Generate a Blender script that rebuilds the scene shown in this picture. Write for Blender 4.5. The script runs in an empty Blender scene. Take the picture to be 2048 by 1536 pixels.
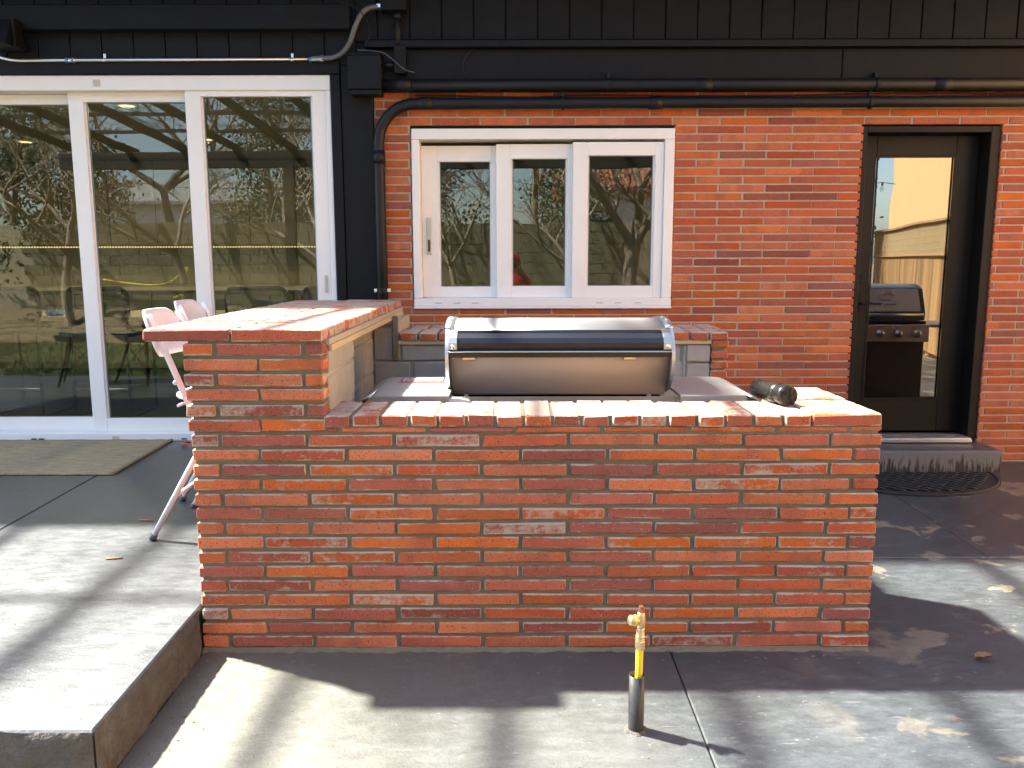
import bpy, bmesh, math, random
from mathutils import Vector, Matrix, Euler
random.seed(7)
R = math.radians
sc = bpy.context.scene
COL = sc.collection

# ------------------------------------------------------------------ camera
CH = 1.4037
cam_d = bpy.data.cameras.new('camera')
cam_d.sensor_width = 36.0
cam_d.lens = 36.0 * 1657.86 / 2048.0
cam_d.clip_start = 0.05
cam_d.clip_end = 600
cam = bpy.data.objects.new('camera', cam_d)
COL.objects.link(cam)
cam.matrix_world = (Matrix.Translation((0, 0, CH)) @ Matrix.Rotation(math.pi / 2 - 0.149525, 4, 'X')
                    @ Matrix.Rotation(-0.00193, 4, 'Z'))
sc.camera = cam

# ------------------------------------------------------------------ sky, sun, exposure
LIGHT = Vector((0.70, -0.33, -1.0)).normalized()          # the way the sunlight travels
wd = bpy.data.worlds.new('World')
sc.world = wd
wd.use_nodes = True
wn = wd.node_tree
sky = wn.nodes.new('ShaderNodeTexSky')
sky.sky_type = 'NISHITA'
sky.sun_disc = False
sky.sun_elevation = math.asin(-LIGHT.z)
sky.sun_rotation = math.atan2(-LIGHT.x, -LIGHT.y)
sky.air_density = 1.0
sky.dust_density = 1.6
bg = wn.nodes['Background']
bg.inputs['Strength'].default_value = 0.105
wn.links.new(sky.outputs[0], bg.inputs[0])
sun_d = bpy.data.lights.new('sun', 'SUN')
sun_d.energy = 5.0
sun_d.angle = R(1.9)
sun_d.color = (1.0, 0.955, 0.84)
sun = bpy.data.objects.new('sun', sun_d)
COL.objects.link(sun)
sun.location = (-6, 8, 12)
sun.rotation_euler = LIGHT.to_track_quat('-Z', 'Y').to_euler()
vs = sc.view_settings
vs.view_transform = 'Standard'
vs.look = 'None'
vs.gamma = 1
vs.use_curve_mapping = False
vs.exposure = 2.9
try:
    sc.cycles.use_denoising = True
    sc.cycles.max_bounces = 10
    sc.cycles.transparent_max_bounces = 24
    sc.cycles.caustics_reflective = False
    sc.cycles.caustics_refractive = False
    sc.cycles.sample_clamp_indirect = 6
except Exception:
    pass

# ------------------------------------------------------------------ node helpers
def new_mat(name):
    m = bpy.data.materials.new(name)
    m.use_nodes = True
    nt = m.node_tree
    return m, nt, nt.nodes['Principled BSDF'], nt.nodes['Material Output']

def nd(nt, typ, ins=None, **kw):
    n = nt.nodes.new(typ)
    for k, v in kw.items():
        setattr(n, k, v)
    if ins:
        for k, v in ins.items():
            s = n.inputs[k]
            if isinstance(v, bpy.types.NodeSocket):
                nt.links.new(v, s)
            else:
                s.default_value = v
    return n

def math_n(nt, op, a, b=None, c=None, clamp=False):
    n = nt.nodes.new('ShaderNodeMath')
    n.operation = op
    n.use_clamp = clamp
    for i, v in enumerate((a, b, c)):
        if v is None:
            continue
        if isinstance(v, bpy.types.NodeSocket):
            nt.links.new(v, n.inputs[i])
        else:
            n.inputs[i].default_value = v
    return n.outputs[0]

def noise(nt, vec, scale, detail=4, rough=.55, dist=0.0):
    n = nd(nt, 'ShaderNodeTexNoise', {'Scale': scale, 'Detail': detail, 'Roughness': rough, 'Distortion': dist})
    if vec is not None:
        nt.links.new(vec, n.inputs['Vector'])
    return n.outputs['Fac']

def ramp(nt, fac, stops, interp='LINEAR'):
    n = nt.nodes.new('ShaderNodeValToRGB')
    n.color_ramp.interpolation = interp
    el = n.color_ramp.elements
    while len(el) < len(stops):
        el.new(0.5)
    for e, (p, c) in zip(el, stops):
        e.position = p
        e.color = c if len(c) == 4 else (*c, 1)
    nt.links.new(fac, n.inputs[0])
    return n.outputs[0]

def mix(nt, fac, a, b, blend='MIX'):
    n = nt.nodes.new('ShaderNodeMix')
    n.data_type = 'RGBA'
    n.blend_type = blend
    for i, v in ((0, fac), (6, a), (7, b)):
        if isinstance(v, bpy.types.NodeSocket):
            nt.links.new(v, n.inputs[i])
        elif i == 0:
            n.inputs[0].default_value = v
        else:
            n.inputs[i].default_value = (*v, 1) if len(v) == 3 else v
    return n.outputs[2]

def bump(nt, bsdf, h, strength=.3, dist=.002):
    b = nd(nt, 'ShaderNodeBump', {'Strength': strength, 'Distance': dist, 'Height': h})
    nt.links.new(b.outputs[0], bsdf.inputs['Normal'])
    return b

def obj_vec(nt, spread=True):
    tc = nt.nodes.new('ShaderNodeTexCoord')
    if not spread:
        return tc.outputs['Object']
    oi = nt.nodes.new('ShaderNodeObjectInfo')
    v = nd(nt, 'ShaderNodeVectorMath', {0: (37.1, 91.7, 53.3)}, operation='SCALE')
    nt.links.new(oi.outputs['Random'], v.inputs['Scale'])
    a = nt.nodes.new('ShaderNodeVectorMath')
    a.operation = 'ADD'
    nt.links.new(tc.outputs['Object'], a.inputs[0])
    nt.links.new(v.outputs[0], a.inputs[1])
    return a.outputs[0]

def stretch(nt, vec, s):
    m = nd(nt, 'ShaderNodeMapping', {'Scale': s})
    nt.links.new(vec, m.inputs['Vector'])
    return m.outputs[0]

def plain(name, col, rough=.6, metal=0.0, var=.15, scale=9, bs=.15, bscale=90, bd=.001, stretch_s=None, rvar=.1, spec=.5):
    m, nt, b, o = new_mat(name)
    v = obj_vec(nt)
    if stretch_s:
        v = stretch(nt, v, stretch_s)
    n = noise(nt, v, scale, 6)
    c = mix(nt, n, tuple(x * (1 - var) for x in col), tuple(min(1, x * (1 + var)) for x in col))
    nt.links.new(c, b.inputs['Base Color'])
    b.inputs['Metallic'].default_value = metal
    b.inputs['Specular IOR Level'].default_value = spec
    r = math_n(nt, 'MULTIPLY_ADD', noise(nt, v, scale * 2.3, 4), rvar * 2, rough - rvar)
    nt.links.new(r, b.inputs['Roughness'])
    if bs > 0:
        bump(nt, b, noise(nt, v, bscale, 4), bs, bd)
    return m

def glow(name, col, s):
    m, nt, b, o = new_mat(name)
    b.inputs['Base Color'].default_value = (*col, 1)
    b.inputs['Emission Color'].default_value = (*col, 1)
    b.inputs['Emission Strength'].default_value = s
    return m

def brick_mat(name, palette, axis='x', smear=.5, smear_col=(.42, .36, .285), chips=True, ex0=.955, ez0=.62):
    m, nt, b, o = new_mat(name)
    tc = nt.nodes.new('ShaderNodeTexCoord')
    oi = nt.nodes.new('ShaderNodeObjectInfo')
    rnd = oi.outputs['Random']
    v = obj_vec(nt)
    n = len(palette)
    base = ramp(nt, rnd, [(i / n, c) for i, c in enumerate(palette)], 'CONSTANT')
    r2 = nd(nt, 'ShaderNodeTexWhiteNoise', {'W': math_n(nt, 'MULTIPLY', rnd, 917.3)}, noise_dimensions='1D').outputs['Value']
    r3 = nd(nt, 'ShaderNodeTexWhiteNoise', {'W': math_n(nt, 'MULTIPLY', rnd, 311.9)}, noise_dimensions='1D').outputs['Value']
    hsv = nd(nt, 'ShaderNodeHueSaturation', {'Color': base, 'Value': math_n(nt, 'MULTIPLY_ADD', r2, .34, .83),
                                           'Saturation': math_n(nt, 'MULTIPLY_ADD', r3, .16, .92)})
    c = hsv.outputs[0]
    # firing bands along the brick
    band = noise(nt, stretch(nt, v, (5, 5, 1.2)), 1.6, 2)
    c = mix(nt, ramp(nt, band, [(.48, (0, 0, 0)), (.64, (.45, .45, .45))]), c, (.22, .055, .04))
    n1 = noise(nt, v, 45, 6, .65)
    c = mix(nt, math_n(nt, 'MULTIPLY', n1, .5), c, mix(nt, .5, c, (.45, .18, .09)), 'MIX')
    # dark pits and pale sand grains
    pit = noise(nt, v, 210, 2, .5)
    c = mix(nt, ramp(nt, pit, [(.33, (.9, .9, .9)), (.38, (0, 0, 0))]), c, (.05, .02, .015))
    grain = noise(nt, stretch(nt, v, (1, 1, .6)), 190, 2, .5)
    c = mix(nt, ramp(nt, grain, [(.69, (0, 0, 0)), (.74, (.7, .7, .7))]), c, (.60, .40, .30))
    # mortar left on the face: along the arrises and in patches
    sep = nt.nodes.new('ShaderNodeSeparateXYZ')
    nt.links.new(tc.outputs['Generated'], sep.inputs[0])
    def edge(s, lo):
        a = math_n(nt, 'ABSOLUTE', math_n(nt, 'SUBTRACT', s, .5))
        return math_n(nt, 'DIVIDE', math_n(nt, 'SUBTRACT', math_n(nt, 'MULTIPLY', a, 2), lo), 1 - lo, clamp=True)
    e = math_n(nt, 'MAXIMUM', edge(sep.outputs[0 if axis == 'x' else 1], ex0), edge(sep.outputs[2], ez0))
    sn = noise(nt, v, 55, 5, .75)
    big = noise(nt, stretch(nt, v, (1, 1, 1.6)), 9, 6, .7)
    k = math_n(nt, 'MULTIPLY', e, math_n(nt, 'MULTIPLY_ADD', big, 1.5, -.28))
    k = math_n(nt, 'ADD', math_n(nt, 'MULTIPLY', k, .62), math_n(nt, 'MULTIPLY', sn, .36))
    k = math_n(nt, 'ADD', k, math_n(nt, 'MULTIPLY', big, .62))
    k = math_n(nt, 'ADD', k, math_n(nt, 'MULTIPLY', math_n(nt, 'POWER', r3, 4), smear * .19))
    mask = ramp(nt, k, [(.86 - smear * .24, (0, 0, 0)), (.98 - smear * .24, (.80, .80, .80))])
    c = mix(nt, mask, c, mix(nt, sn, tuple(x * .8 for x in smear_col), tuple(x * 1.25 for x in smear_col)))
    gp = nt.nodes.new('ShaderNodeNewGeometry')
    gm_ = noise(nt, gp.outputs['Position'], 1.3, 5, .6)
    c = mix(nt, 1.0, c, ramp(nt, gm_, [(.3, (.88, .88, .88)), (.7, (1.06, 1.06, 1.06))]), 'MULTIPLY')
    nt.links.new(c, b.inputs['Base Color'])
    b.inputs['Roughness'].default_value = .78
    b.inputs['Specular IOR Level'].default_value = .35
    h = math_n(nt, 'ADD', math_n(nt, 'MULTIPLY', pit, .7), math_n(nt, 'MULTIPLY', n1, .8))
    h = math_n(nt, 'ADD', h, math_n(nt, 'MULTIPLY', mask, .5))
    bump(nt, b, h, .55, .003)
    return m

OR1, OR2, RD1, RD2, MV1, MV2 = (.53, .130, .036), (.47, .112, .036), (.43, .086, .036), (.37, .074, .040), (.28, .066, .048), (.22, .054, .045)
MAT = {}
MAT['brick'] = brick_mat('brick_counter', [OR1, RD1, OR2, OR1, MV1, RD1, OR1, RD2, OR2, RD1, OR1, MV2, OR1, RD2], 'x', 1.02)
MAT['brick_y'] = brick_mat('brick_counter_side', [OR1, RD1, OR2, MV1, RD1, RD2, OR2], 'y', .62)
MAT['coping'] = brick_mat('brick_coping', [OR2, RD1, OR2, MV1, RD1, RD2, OR1], 'x', 1.05, ex0=.80, ez0=.55)
MAT['coping_bar'] = brick_mat('brick_bar_top', [RD1, MV1, RD2, OR2, RD1], 'x', .95, ez0=.6)
MAT['wall_brick'] = brick_mat('brick_house', [RD1, OR2, OR1, RD1, MV1, RD2, OR2, RD1, OR1, MV2, RD2, OR2], 'x', .05)
MAT['mortar'] = plain('mortar', (.165, .132, .085), .95, var=.25, scale=30, bs=.8, bscale=160, bd=.004)
MAT['mortar_house'] = plain('mortar_house', (.40, .335, .235), .95, var=.18, scale=20, bs=.6, bscale=150, bd=.003)
MAT['block_mortar'] = plain('block_mortar', (.40, .36, .28), .95, var=.2, scale=20, bs=.6, bscale=150, bd=.003)
MAT['block'] = plain('concrete_block', (.34, .322, .288), .95, var=.22, scale=14, bs=.8, bscale=210, bd=.004)
MAT['block_far'] = plain('garden_block', (.19, .165, .105), .95, var=.2, scale=9, bs=.5, bscale=60, bd=.006)
MAT['black_paint'] = plain('black_paint', (.0040, .0042, .0056), .6, var=.3, scale=14, bs=.25, bscale=60, bd=.002, stretch_s=(1, 1, .25), spec=.22)
MAT['black_wood'] = plain('black_stained_wood', (.0038, .0042, .0055), .62, var=.35, scale=16, bs=.45, bscale=40, bd=.003, stretch_s=(.12, 1, 1.4), spec=.22)
MAT['black_pipe'] = plain('black_pipe', (.006, .006, .0078), .5, var=.3, scale=20, bs=.1, bscale=70, spec=.3)
MAT['black_rubber'] = plain('black_rubber', (.014, .014, .015), .62, var=.4, scale=30, bs=.4, bscale=120)
MAT['bronze'] = plain('dark_bronze_paint', (.008, .006, .0045), .5, var=.2, scale=12, bs=.08, spec=.22)
MAT['white'] = plain('white_vinyl', (.80, .78, .75), .38, var=.035, scale=5, bs=.04, bscale=40)
MAT['gasket'] = plain('grey_gasket', (.16, .18, .17), .6, var=.1, bs=0)
MAT['gasket_tape'] = plain('masking_tape', (.52, .48, .42), .7, var=.15, scale=40, bs=.1)
MAT['white_metal'] = plain('white_powder_coat', (.80, .80, .79), .4, var=.05, scale=9, bs=.06)
MAT['steel'] = plain('brushed_steel', (.50, .51, .51), .44, .9, var=.08, scale=30, bs=.12, bscale=40, bd=.0006, stretch_s=(.05, 1, 1))
MAT['steel_dull'] = plain('dull_steel', (.45, .44, .42), .42, 1.0, var=.12, scale=14, bs=.1, bscale=80)
MAT['hood_panel'] = plain('steel_brown_reflection', (.50, .405, .335), .55, 0.0, var=.10, scale=3, bs=.05, bscale=30, spec=.3)  # brown mirrored from bricks and counter is put into the base colour
MAT['handle_black'] = plain('gloss_black', (.008, .008, .010), .22, var=.3, scale=30, bs=.1, bscale=50, stretch_s=(.05, 1, 1))
MAT['silver_sky_sheen'] = plain('silver_sky_sheen', (.75, .78, .80), .35, .1, var=.05, bs=.05)  # metal coloured pale to stand in for the sky it reflects
MAT['grey_enamel'] = plain('grey_enamel', (.11, .12, .13), .4, 0, var=.1, bs=.05)
MAT['zinc'] = plain('zinc_conduit', (.62, .64, .66), .32, .95, var=.1, scale=12, bs=.05)
MAT['grey_conduit'] = plain('grey_flexible_conduit', (.10, .105, .11), .5, var=.15, scale=20, bs=.1)
MAT['blue_mark'] = plain('blue_fitting', (.10, .22, .5), .4, .3, var=.2, bs=0)
MAT['wood_strip'] = plain('pine_strip', (.50, .39, .24), .7, var=.2, scale=10, bs=.3, bscale=40, stretch_s=(.3, .3, 2))
MAT['brass'] = plain('dull_brass', (.60, .45, .25), .38, .85, var=.22, scale=40, bs=.15, bscale=90)
MAT['copper'] = plain('dull_copper', (.42, .17, .08), .45, .7, var=.25, scale=40, bs=.1)
MAT['yellow'] = plain('yellow_plastic', (.78, .60, .02), .42, var=.1, scale=30, bs=.05)
MAT['abs'] = plain('black_abs_pipe', (.018, .018, .017), .42, var=.6, scale=60, bs=.3, bscale=140)
MAT['film'] = plain('black_film', (.012, .011, .010), .25, var=.4, scale=30, bs=.35, bscale=45, bd=.002)
MAT['lens'] = glow('lamp_lens', (1.0, .62, .24), .55)
MAT['led'] = glow('led_dot', (1.0, .80, .38), .13)
MAT['room_wall'] = plain('room_wall', (.32, .28, .19), .85, var=.06, scale=3, bs=.05)
MAT['room_floor'] = plain('room_floor', (.014, .018, .015), .7, var=.2, scale=5, bs=.05)
MAT['cabinet'] = plain('cabinet_paint', (.15, .12, .07), .5, var=.08, scale=5, bs=.05)
MAT['tabletop'] = plain('pale_tabletop', (.55, .47, .36), .4, var=.1, scale=8, bs=.05, stretch_s=(.2, 1, 1))
MAT['cane'] = plain('cane_weave', (.09, .07, .035), .7, var=.3, scale=120, bs=.4, bscale=200)
MAT['black_lacquer'] = plain('black_lacquer', (.004, .004, .004), .5, var=.2, bs=0, spec=.2)
MAT['paper'] = plain('paper_towel', (.75, .72, .66), .9, var=.05, scale=60, bs=.4, bscale=120)
MAT['blue_plastic'] = plain('blue_plastic', (.03, .22, .60), .4, var=.1, bs=.1)
MAT['bark'] = plain('bark', (.30, .235, .165), .95, var=.35, scale=20, bs=.8, bscale=30, bd=.02, stretch_s=(2, 2, .4))
MAT['leaf'] = plain('evergreen_leaf', (.055, .085, .025), .6, var=.4, scale=4, bs=0)
MAT['stucco'] = plain('tan_stucco', (.78, .47, .22), .95, var=.05, scale=3, bs=.4, bscale=80, bd=.004)
MAT['white_wall'] = plain('white_render', (.62, .62, .60), .9, var=.05, scale=3, bs=.2)
MAT['tile_roof'] = plain('clay_tile', (.36, .13, .08), .85, var=.25, scale=5, bs=.2)
MAT['grey_roof'] = plain('grey_shingle', (.22, .215, .21), .9, var=.2, scale=6, bs=.3)
MAT['dark_glass'] = plain('dark_glass', (.03, .035, .04), .1, var=.1, bs=0)
MAT['cedar'] = plain('cedar_board', (.44, .26, .11), .8, var=.25, scale=6, bs=.4, bscale=30, bd=.003, stretch_s=(3, 3, .25))
def cedar_fix(m):
    nt = m.node_tree
    b = nt.nodes['Principled BSDF']
    src = b.inputs['Base Color'].links[0].from_socket
    oi = nt.nodes.new('ShaderNodeObjectInfo')
    h = nd(nt, 'ShaderNodeHueSaturation', {'Color': src, 'Value': math_n(nt, 'MULTIPLY_ADD', oi.outputs['Random'], .7, .6)})
    nt.links.new(h.outputs[0], b.inputs['Base Color'])
cedar_fix(MAT['cedar'])
MAT['lattice'] = plain('weathered_lattice', (.40, .30, .16), .85, var=.2, scale=10, bs=.2)
MAT['rafter'] = plain('dark_rafter', (.035, .030, .024), .8, var=.25, scale=10, bs=.4, bscale=30, bd=.003, stretch_s=(1, .2, 1))
MAT['red_cloth'] = plain('red_jacket', (.45, .02, .018), .8, var=.15, scale=10, bs=.4, bscale=16, bd=.02)
MAT['dark_cloth'] = plain('dark_trousers', (.03, .032, .04), .9, var=.2, scale=10, bs=.3, bscale=30, bd=.01)
MAT['skin'] = plain('skin', (.42, .24, .16), .55, var=.06, scale=12, bs=.1)
MAT['red_print'] = plain('red_print', (.55, .05, .04), .5, var=.1, bs=0)
MAT['dark_print'] = plain('dark_print', (.03, .03, .035), .4, var=.2, bs=0)
MAT['orange_cord'] = plain('orange_cord', (.55, .08, .03), .5, var=.1, bs=0)
MAT['twig'] = plain('twig', (.34, .19, .09), .9, var=.25, scale=40, bs=.3)
MAT['dry_leaf'] = plain('dry_leaf', (.22, .12, .05), .8, var=.35, scale=40, bs=.3)
MAT['soil'] = plain('leaf_litter', (.20, .15, .09), 1.0, var=.45, scale=9, bs=1.0, bscale=30, bd=.04)
MAT['dark_shell'] = plain('dark_green_shell', (.02, .035, .03), .45, var=.1, bs=0)

def concrete(name, dark, light, patch, left_light=0.0, patch_from=None, rough=.42):
    m, nt, b, o = new_mat(name)
    g = nt.nodes.new('ShaderNodeNewGeometry')
    p = g.outputs['Position']
    n1 = noise(nt, p, 1.3, 6, .6)
    n2 = noise(nt, stretch(nt, p, (7, 16, 10)), 1.6, 6, .7)
    f = math_n(nt, 'MULTIPLY_ADD', n2, .65, math_n(nt, 'MULTIPLY', n1, .45))
    c = ramp(nt, f, [(.30, tuple(x * .72 for x in dark)), (.52, dark), (.78, tuple(x * 1.7 for x in dark))])
    sep = nt.nodes.new('ShaderNodeSeparateXYZ')
    nt.links.new(p, sep.inputs[0])
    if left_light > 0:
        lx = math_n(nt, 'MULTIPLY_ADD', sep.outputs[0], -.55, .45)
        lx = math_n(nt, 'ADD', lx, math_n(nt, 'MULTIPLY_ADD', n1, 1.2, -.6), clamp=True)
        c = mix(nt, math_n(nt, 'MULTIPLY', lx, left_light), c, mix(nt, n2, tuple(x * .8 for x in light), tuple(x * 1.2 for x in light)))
    if patch_from is not None:
        pn = noise(nt, p, 2.6, 7, .62, .3)
        pm = ramp(nt, pn, [(.555, (0, 0, 0)), (.585, (.8, .8, .8)), (.66, (.55, .55, .55)), (.70, (.1, .1, .1))])
        px = math_n(nt, 'MULTIPLY_ADD', sep.outputs[0], 1.2, -patch_from * 1.2, clamp=True)
        c = mix(nt, math_n(nt, 'MULTIPLY', pm, px), c, mix(nt, n2, tuple(x * .7 for x in patch), tuple(x * 1.2 for x in patch)))
    fl = noise(nt, stretch(nt, p, (10, 26, 10)), 3.2, 3, .6)
    c = mix(nt, ramp(nt, fl, [(.68, (0, 0, 0)), (.74, (.55, .55, .55))]), c, (.30, .29, .28))
    gn = noise(nt, p, 75, 6, .8)
    c = mix(nt, 1.0, c, ramp(nt, gn, [(.25, (.62, .62, .62)), (.75, (1.0, 1.0, 1.0))]), 'MULTIPLY')
    scr = noise(nt, stretch(nt, p, (2.0, 34, 8)), 3.0, 4, .6)
    c = mix(nt, ramp(nt, scr, [(.66, (0, 0, 0)), (.72, (.4, .4, .4))]), c, (.26, .26, .25))
    sp = noise(nt, p, 170, 2)
    c = mix(nt, ramp(nt, sp, [(.28, (.7, .7, .7)), (.34, (0, 0, 0))]), c, (.03, .027, .025))
    nt.links.new(c, b.inputs['Base Color'])
    r = math_n(nt, 'MULTIPLY_ADD', n2, .3, rough - .15)
    nt.links.new(r, b.inputs['Roughness'])
    b.inputs['Specular IOR Level'].default_value = 1.0
    h = math_n(nt, 'ADD', math_n(nt, 'MULTIPLY', n2, .5), math_n(nt, 'MULTIPLY', noise(nt, p, 120, 3), .35))
    h = math_n(nt, 'ADD', h, math_n(nt, 'MULTIPLY', gn, .5))
    bump(nt, b, h, .5, .004)
    return m
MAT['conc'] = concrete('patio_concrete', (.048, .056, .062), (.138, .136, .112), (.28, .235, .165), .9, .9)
MAT['conc_slab'] = concrete('slab_concrete', (.044, .051, .061), (.2, .19, .17), (.25, .22, .17), 0)
MAT['conc_rough'] = plain('rough_concrete_edge', (.095, .085, .070), .95, var=.6, scale=17, bs=1.0, bscale=40, bd=.02)
MAT['conc_step'] = concrete('step_concrete', (.075, .072, .078), (.2, .19, .17), (.3, .3, .29), 0)

def step_side():
    m, nt, b, o = new_mat('step_side_concrete')
    v = obj_vec(nt, False)
    drip = noise(nt, stretch(nt, v, (38, 38, 5)), 1.6, 5, .65)
    sep = nt.nodes.new('ShaderNodeSeparateXYZ')
    nt.links.new(v, sep.inputs[0])
    k = math_n(nt, 'MULTIPLY_ADD', sep.outputs[2], 2.2, drip)
    c = ramp(nt, k, [(.50, (.035, .032, .030)), (.60, (.17, .165, .155))])
    nt.links.new(c, b.inputs['Base Color'])
    b.inputs['Roughness'].default_value = .8
    bump(nt, b, drip, .5, .006)
    return m
MAT['step_side'] = step_side()

def rug_mat():
    m, nt, b, o = new_mat('woven_jute')
    v = obj_vec(nt, False)
    n = noise(nt, stretch(nt, v, (3, 30, 3)), 2.5, 6, .65)
    c = ramp(nt, n, [(.25, (.15, .115, .062)), (.5, (.33, .265, .155)), (.75, (.47, .39, .25))])
    sp = noise(nt, stretch(nt, v, (40, 90, 10)), 1.5, 3)
    c = mix(nt, ramp(nt, sp, [(.3, (.7, .7, .7)), (.42, (0, 0, 0))]), c, (.06, .05, .035))
    nt.links.new(c, b.inputs['Base Color'])
    b.inputs['Roughness'].default_value = 1
    w = nd(nt, 'ShaderNodeTexWave', {'Scale': 18.0, 'Distortion': 2.2, 'Detail': 2}, wave_type='BANDS', bands_direction='Y')
    nt.links.new(v, w.inputs['Vector'])
    bump(nt, b, math_n(nt, 'ADD', w.outputs['Fac'], sp), .8, .006)
    return m
MAT['rug'] = rug_mat()

def glass_mat(name, ior=1.56, tint=(.80, .86, .80), wav=.05):
    m, nt, b, o = new_mat(name)
    nt.nodes.remove(b)
    v = obj_vec(nt)
    bp = nd(nt, 'ShaderNodeBump', {'Strength': wav, 'Distance': .02, 'Height': noise(nt, v, 2.2, 1)})
    ge = nt.nodes.new('ShaderNodeNewGeometry')
    dt = nd(nt, 'ShaderNodeVectorMath', operation='DOT_PRODUCT')
    nt.links.new(ge.outputs['Incoming'], dt.inputs[0]); nt.links.new(ge.outputs['Normal'], dt.inputs[1])
    om = math_n(nt, 'SUBTRACT', 1.0, math_n(nt, 'ABSOLUTE', dt.outputs['Value']), clamp=True)
    f0 = ((ior - 1) / (ior + 1)) ** 2
    frs = math_n(nt, 'MULTIPLY_ADD', math_n(nt, 'POWER', om, 5.0), 1 - f0, f0)
    tr = nd(nt, 'ShaderNodeBsdfTransparent', {'Color': (*tint, 1)})
    gl = nd(nt, 'ShaderNodeBsdfGlossy', {'Roughness': 0.0, 'Color': (1, 1, 1, 1)})
    nt.links.new(bp.outputs[0], gl.inputs['Normal'])
    mx = nt.nodes.new('ShaderNodeMixShader')
    nt.links.new(frs, mx.inputs[0])
    nt.links.new(tr.outputs[0], mx.inputs[1])
    nt.links.new(gl.outputs[0], mx.inputs[2])
    nt.links.new(mx.outputs[0], o.inputs[0])
    return m
MAT['glass'] = glass_mat('window_glass')
MAT['door_glass'] = glass_mat('door_glass', 2.3, (.35, .36, .33), .04)

def sheet_mat():
    m, nt, b, o = new_mat('corrugated_polycarbonate')
    nt.nodes.remove(b)
    g = nt.nodes.new('ShaderNodeNewGeometry')
    p = g.outputs['Position']
    # light streaks thrown by the corrugations, put into the sheet's transparency colour
    s1 = noise(nt, stretch(nt, p, (2.6, .22, 1)), 1.5, 3, .5)
    s2 = noise(nt, stretch(nt, p, (9, .6, 1)), 1.3, 3, .5)
    s3 = noise(nt, p, 1.3, 4, .6)
    k = math_n(nt, 'MULTIPLY_ADD', s2, .52, math_n(nt, 'MULTIPLY', s1, .50))
    k = math_n(nt, 'MULTIPLY_ADD', s3, .34, k)
    c = ramp(nt, k, [(.52, (.15, .15, .14)), (.605, (.66, .66, .65)), (.68, (1.0, 1.0, .99))])
    tr = nt.nodes.new('ShaderNodeBsdfTransparent')
    nt.links.new(c, tr.inputs[0])
    gl = nd(nt, 'ShaderNodeBsdfGlossy', {'Roughness': .12, 'Color': (1, 1, 1, 1)})
    mx = nt.nodes.new('ShaderNodeMixShader')
    mx.inputs[0].default_value = .07
    nt.links.new(tr.outputs[0], mx.inputs[1])
    nt.links.new(gl.outputs[0], mx.inputs[2])
    nt.links.new(mx.outputs[0], o.inputs[0])
    return m
MAT['sheet'] = sheet_mat()

def grass_mat():
    m, nt, b, o = new_mat('lawn')
    g = nt.nodes.new('ShaderNodeNewGeometry')
    n = noise(nt, g.outputs['Position'], 1.2, 8, .65)
    c = ramp(nt, n, [(.3, (.035, .055, .012)), (.5, (.06, .09, .02)), (.7, (.15, .13, .05))])
    nt.links.new(c, b.inputs['Base Color'])
    b.inputs['Roughness'].default_value = .95
    bump(nt, b, noise(nt, g.outputs['Position'], 45, 5), 1, .05)
    return m
MAT['grass'] = grass_mat()

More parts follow.
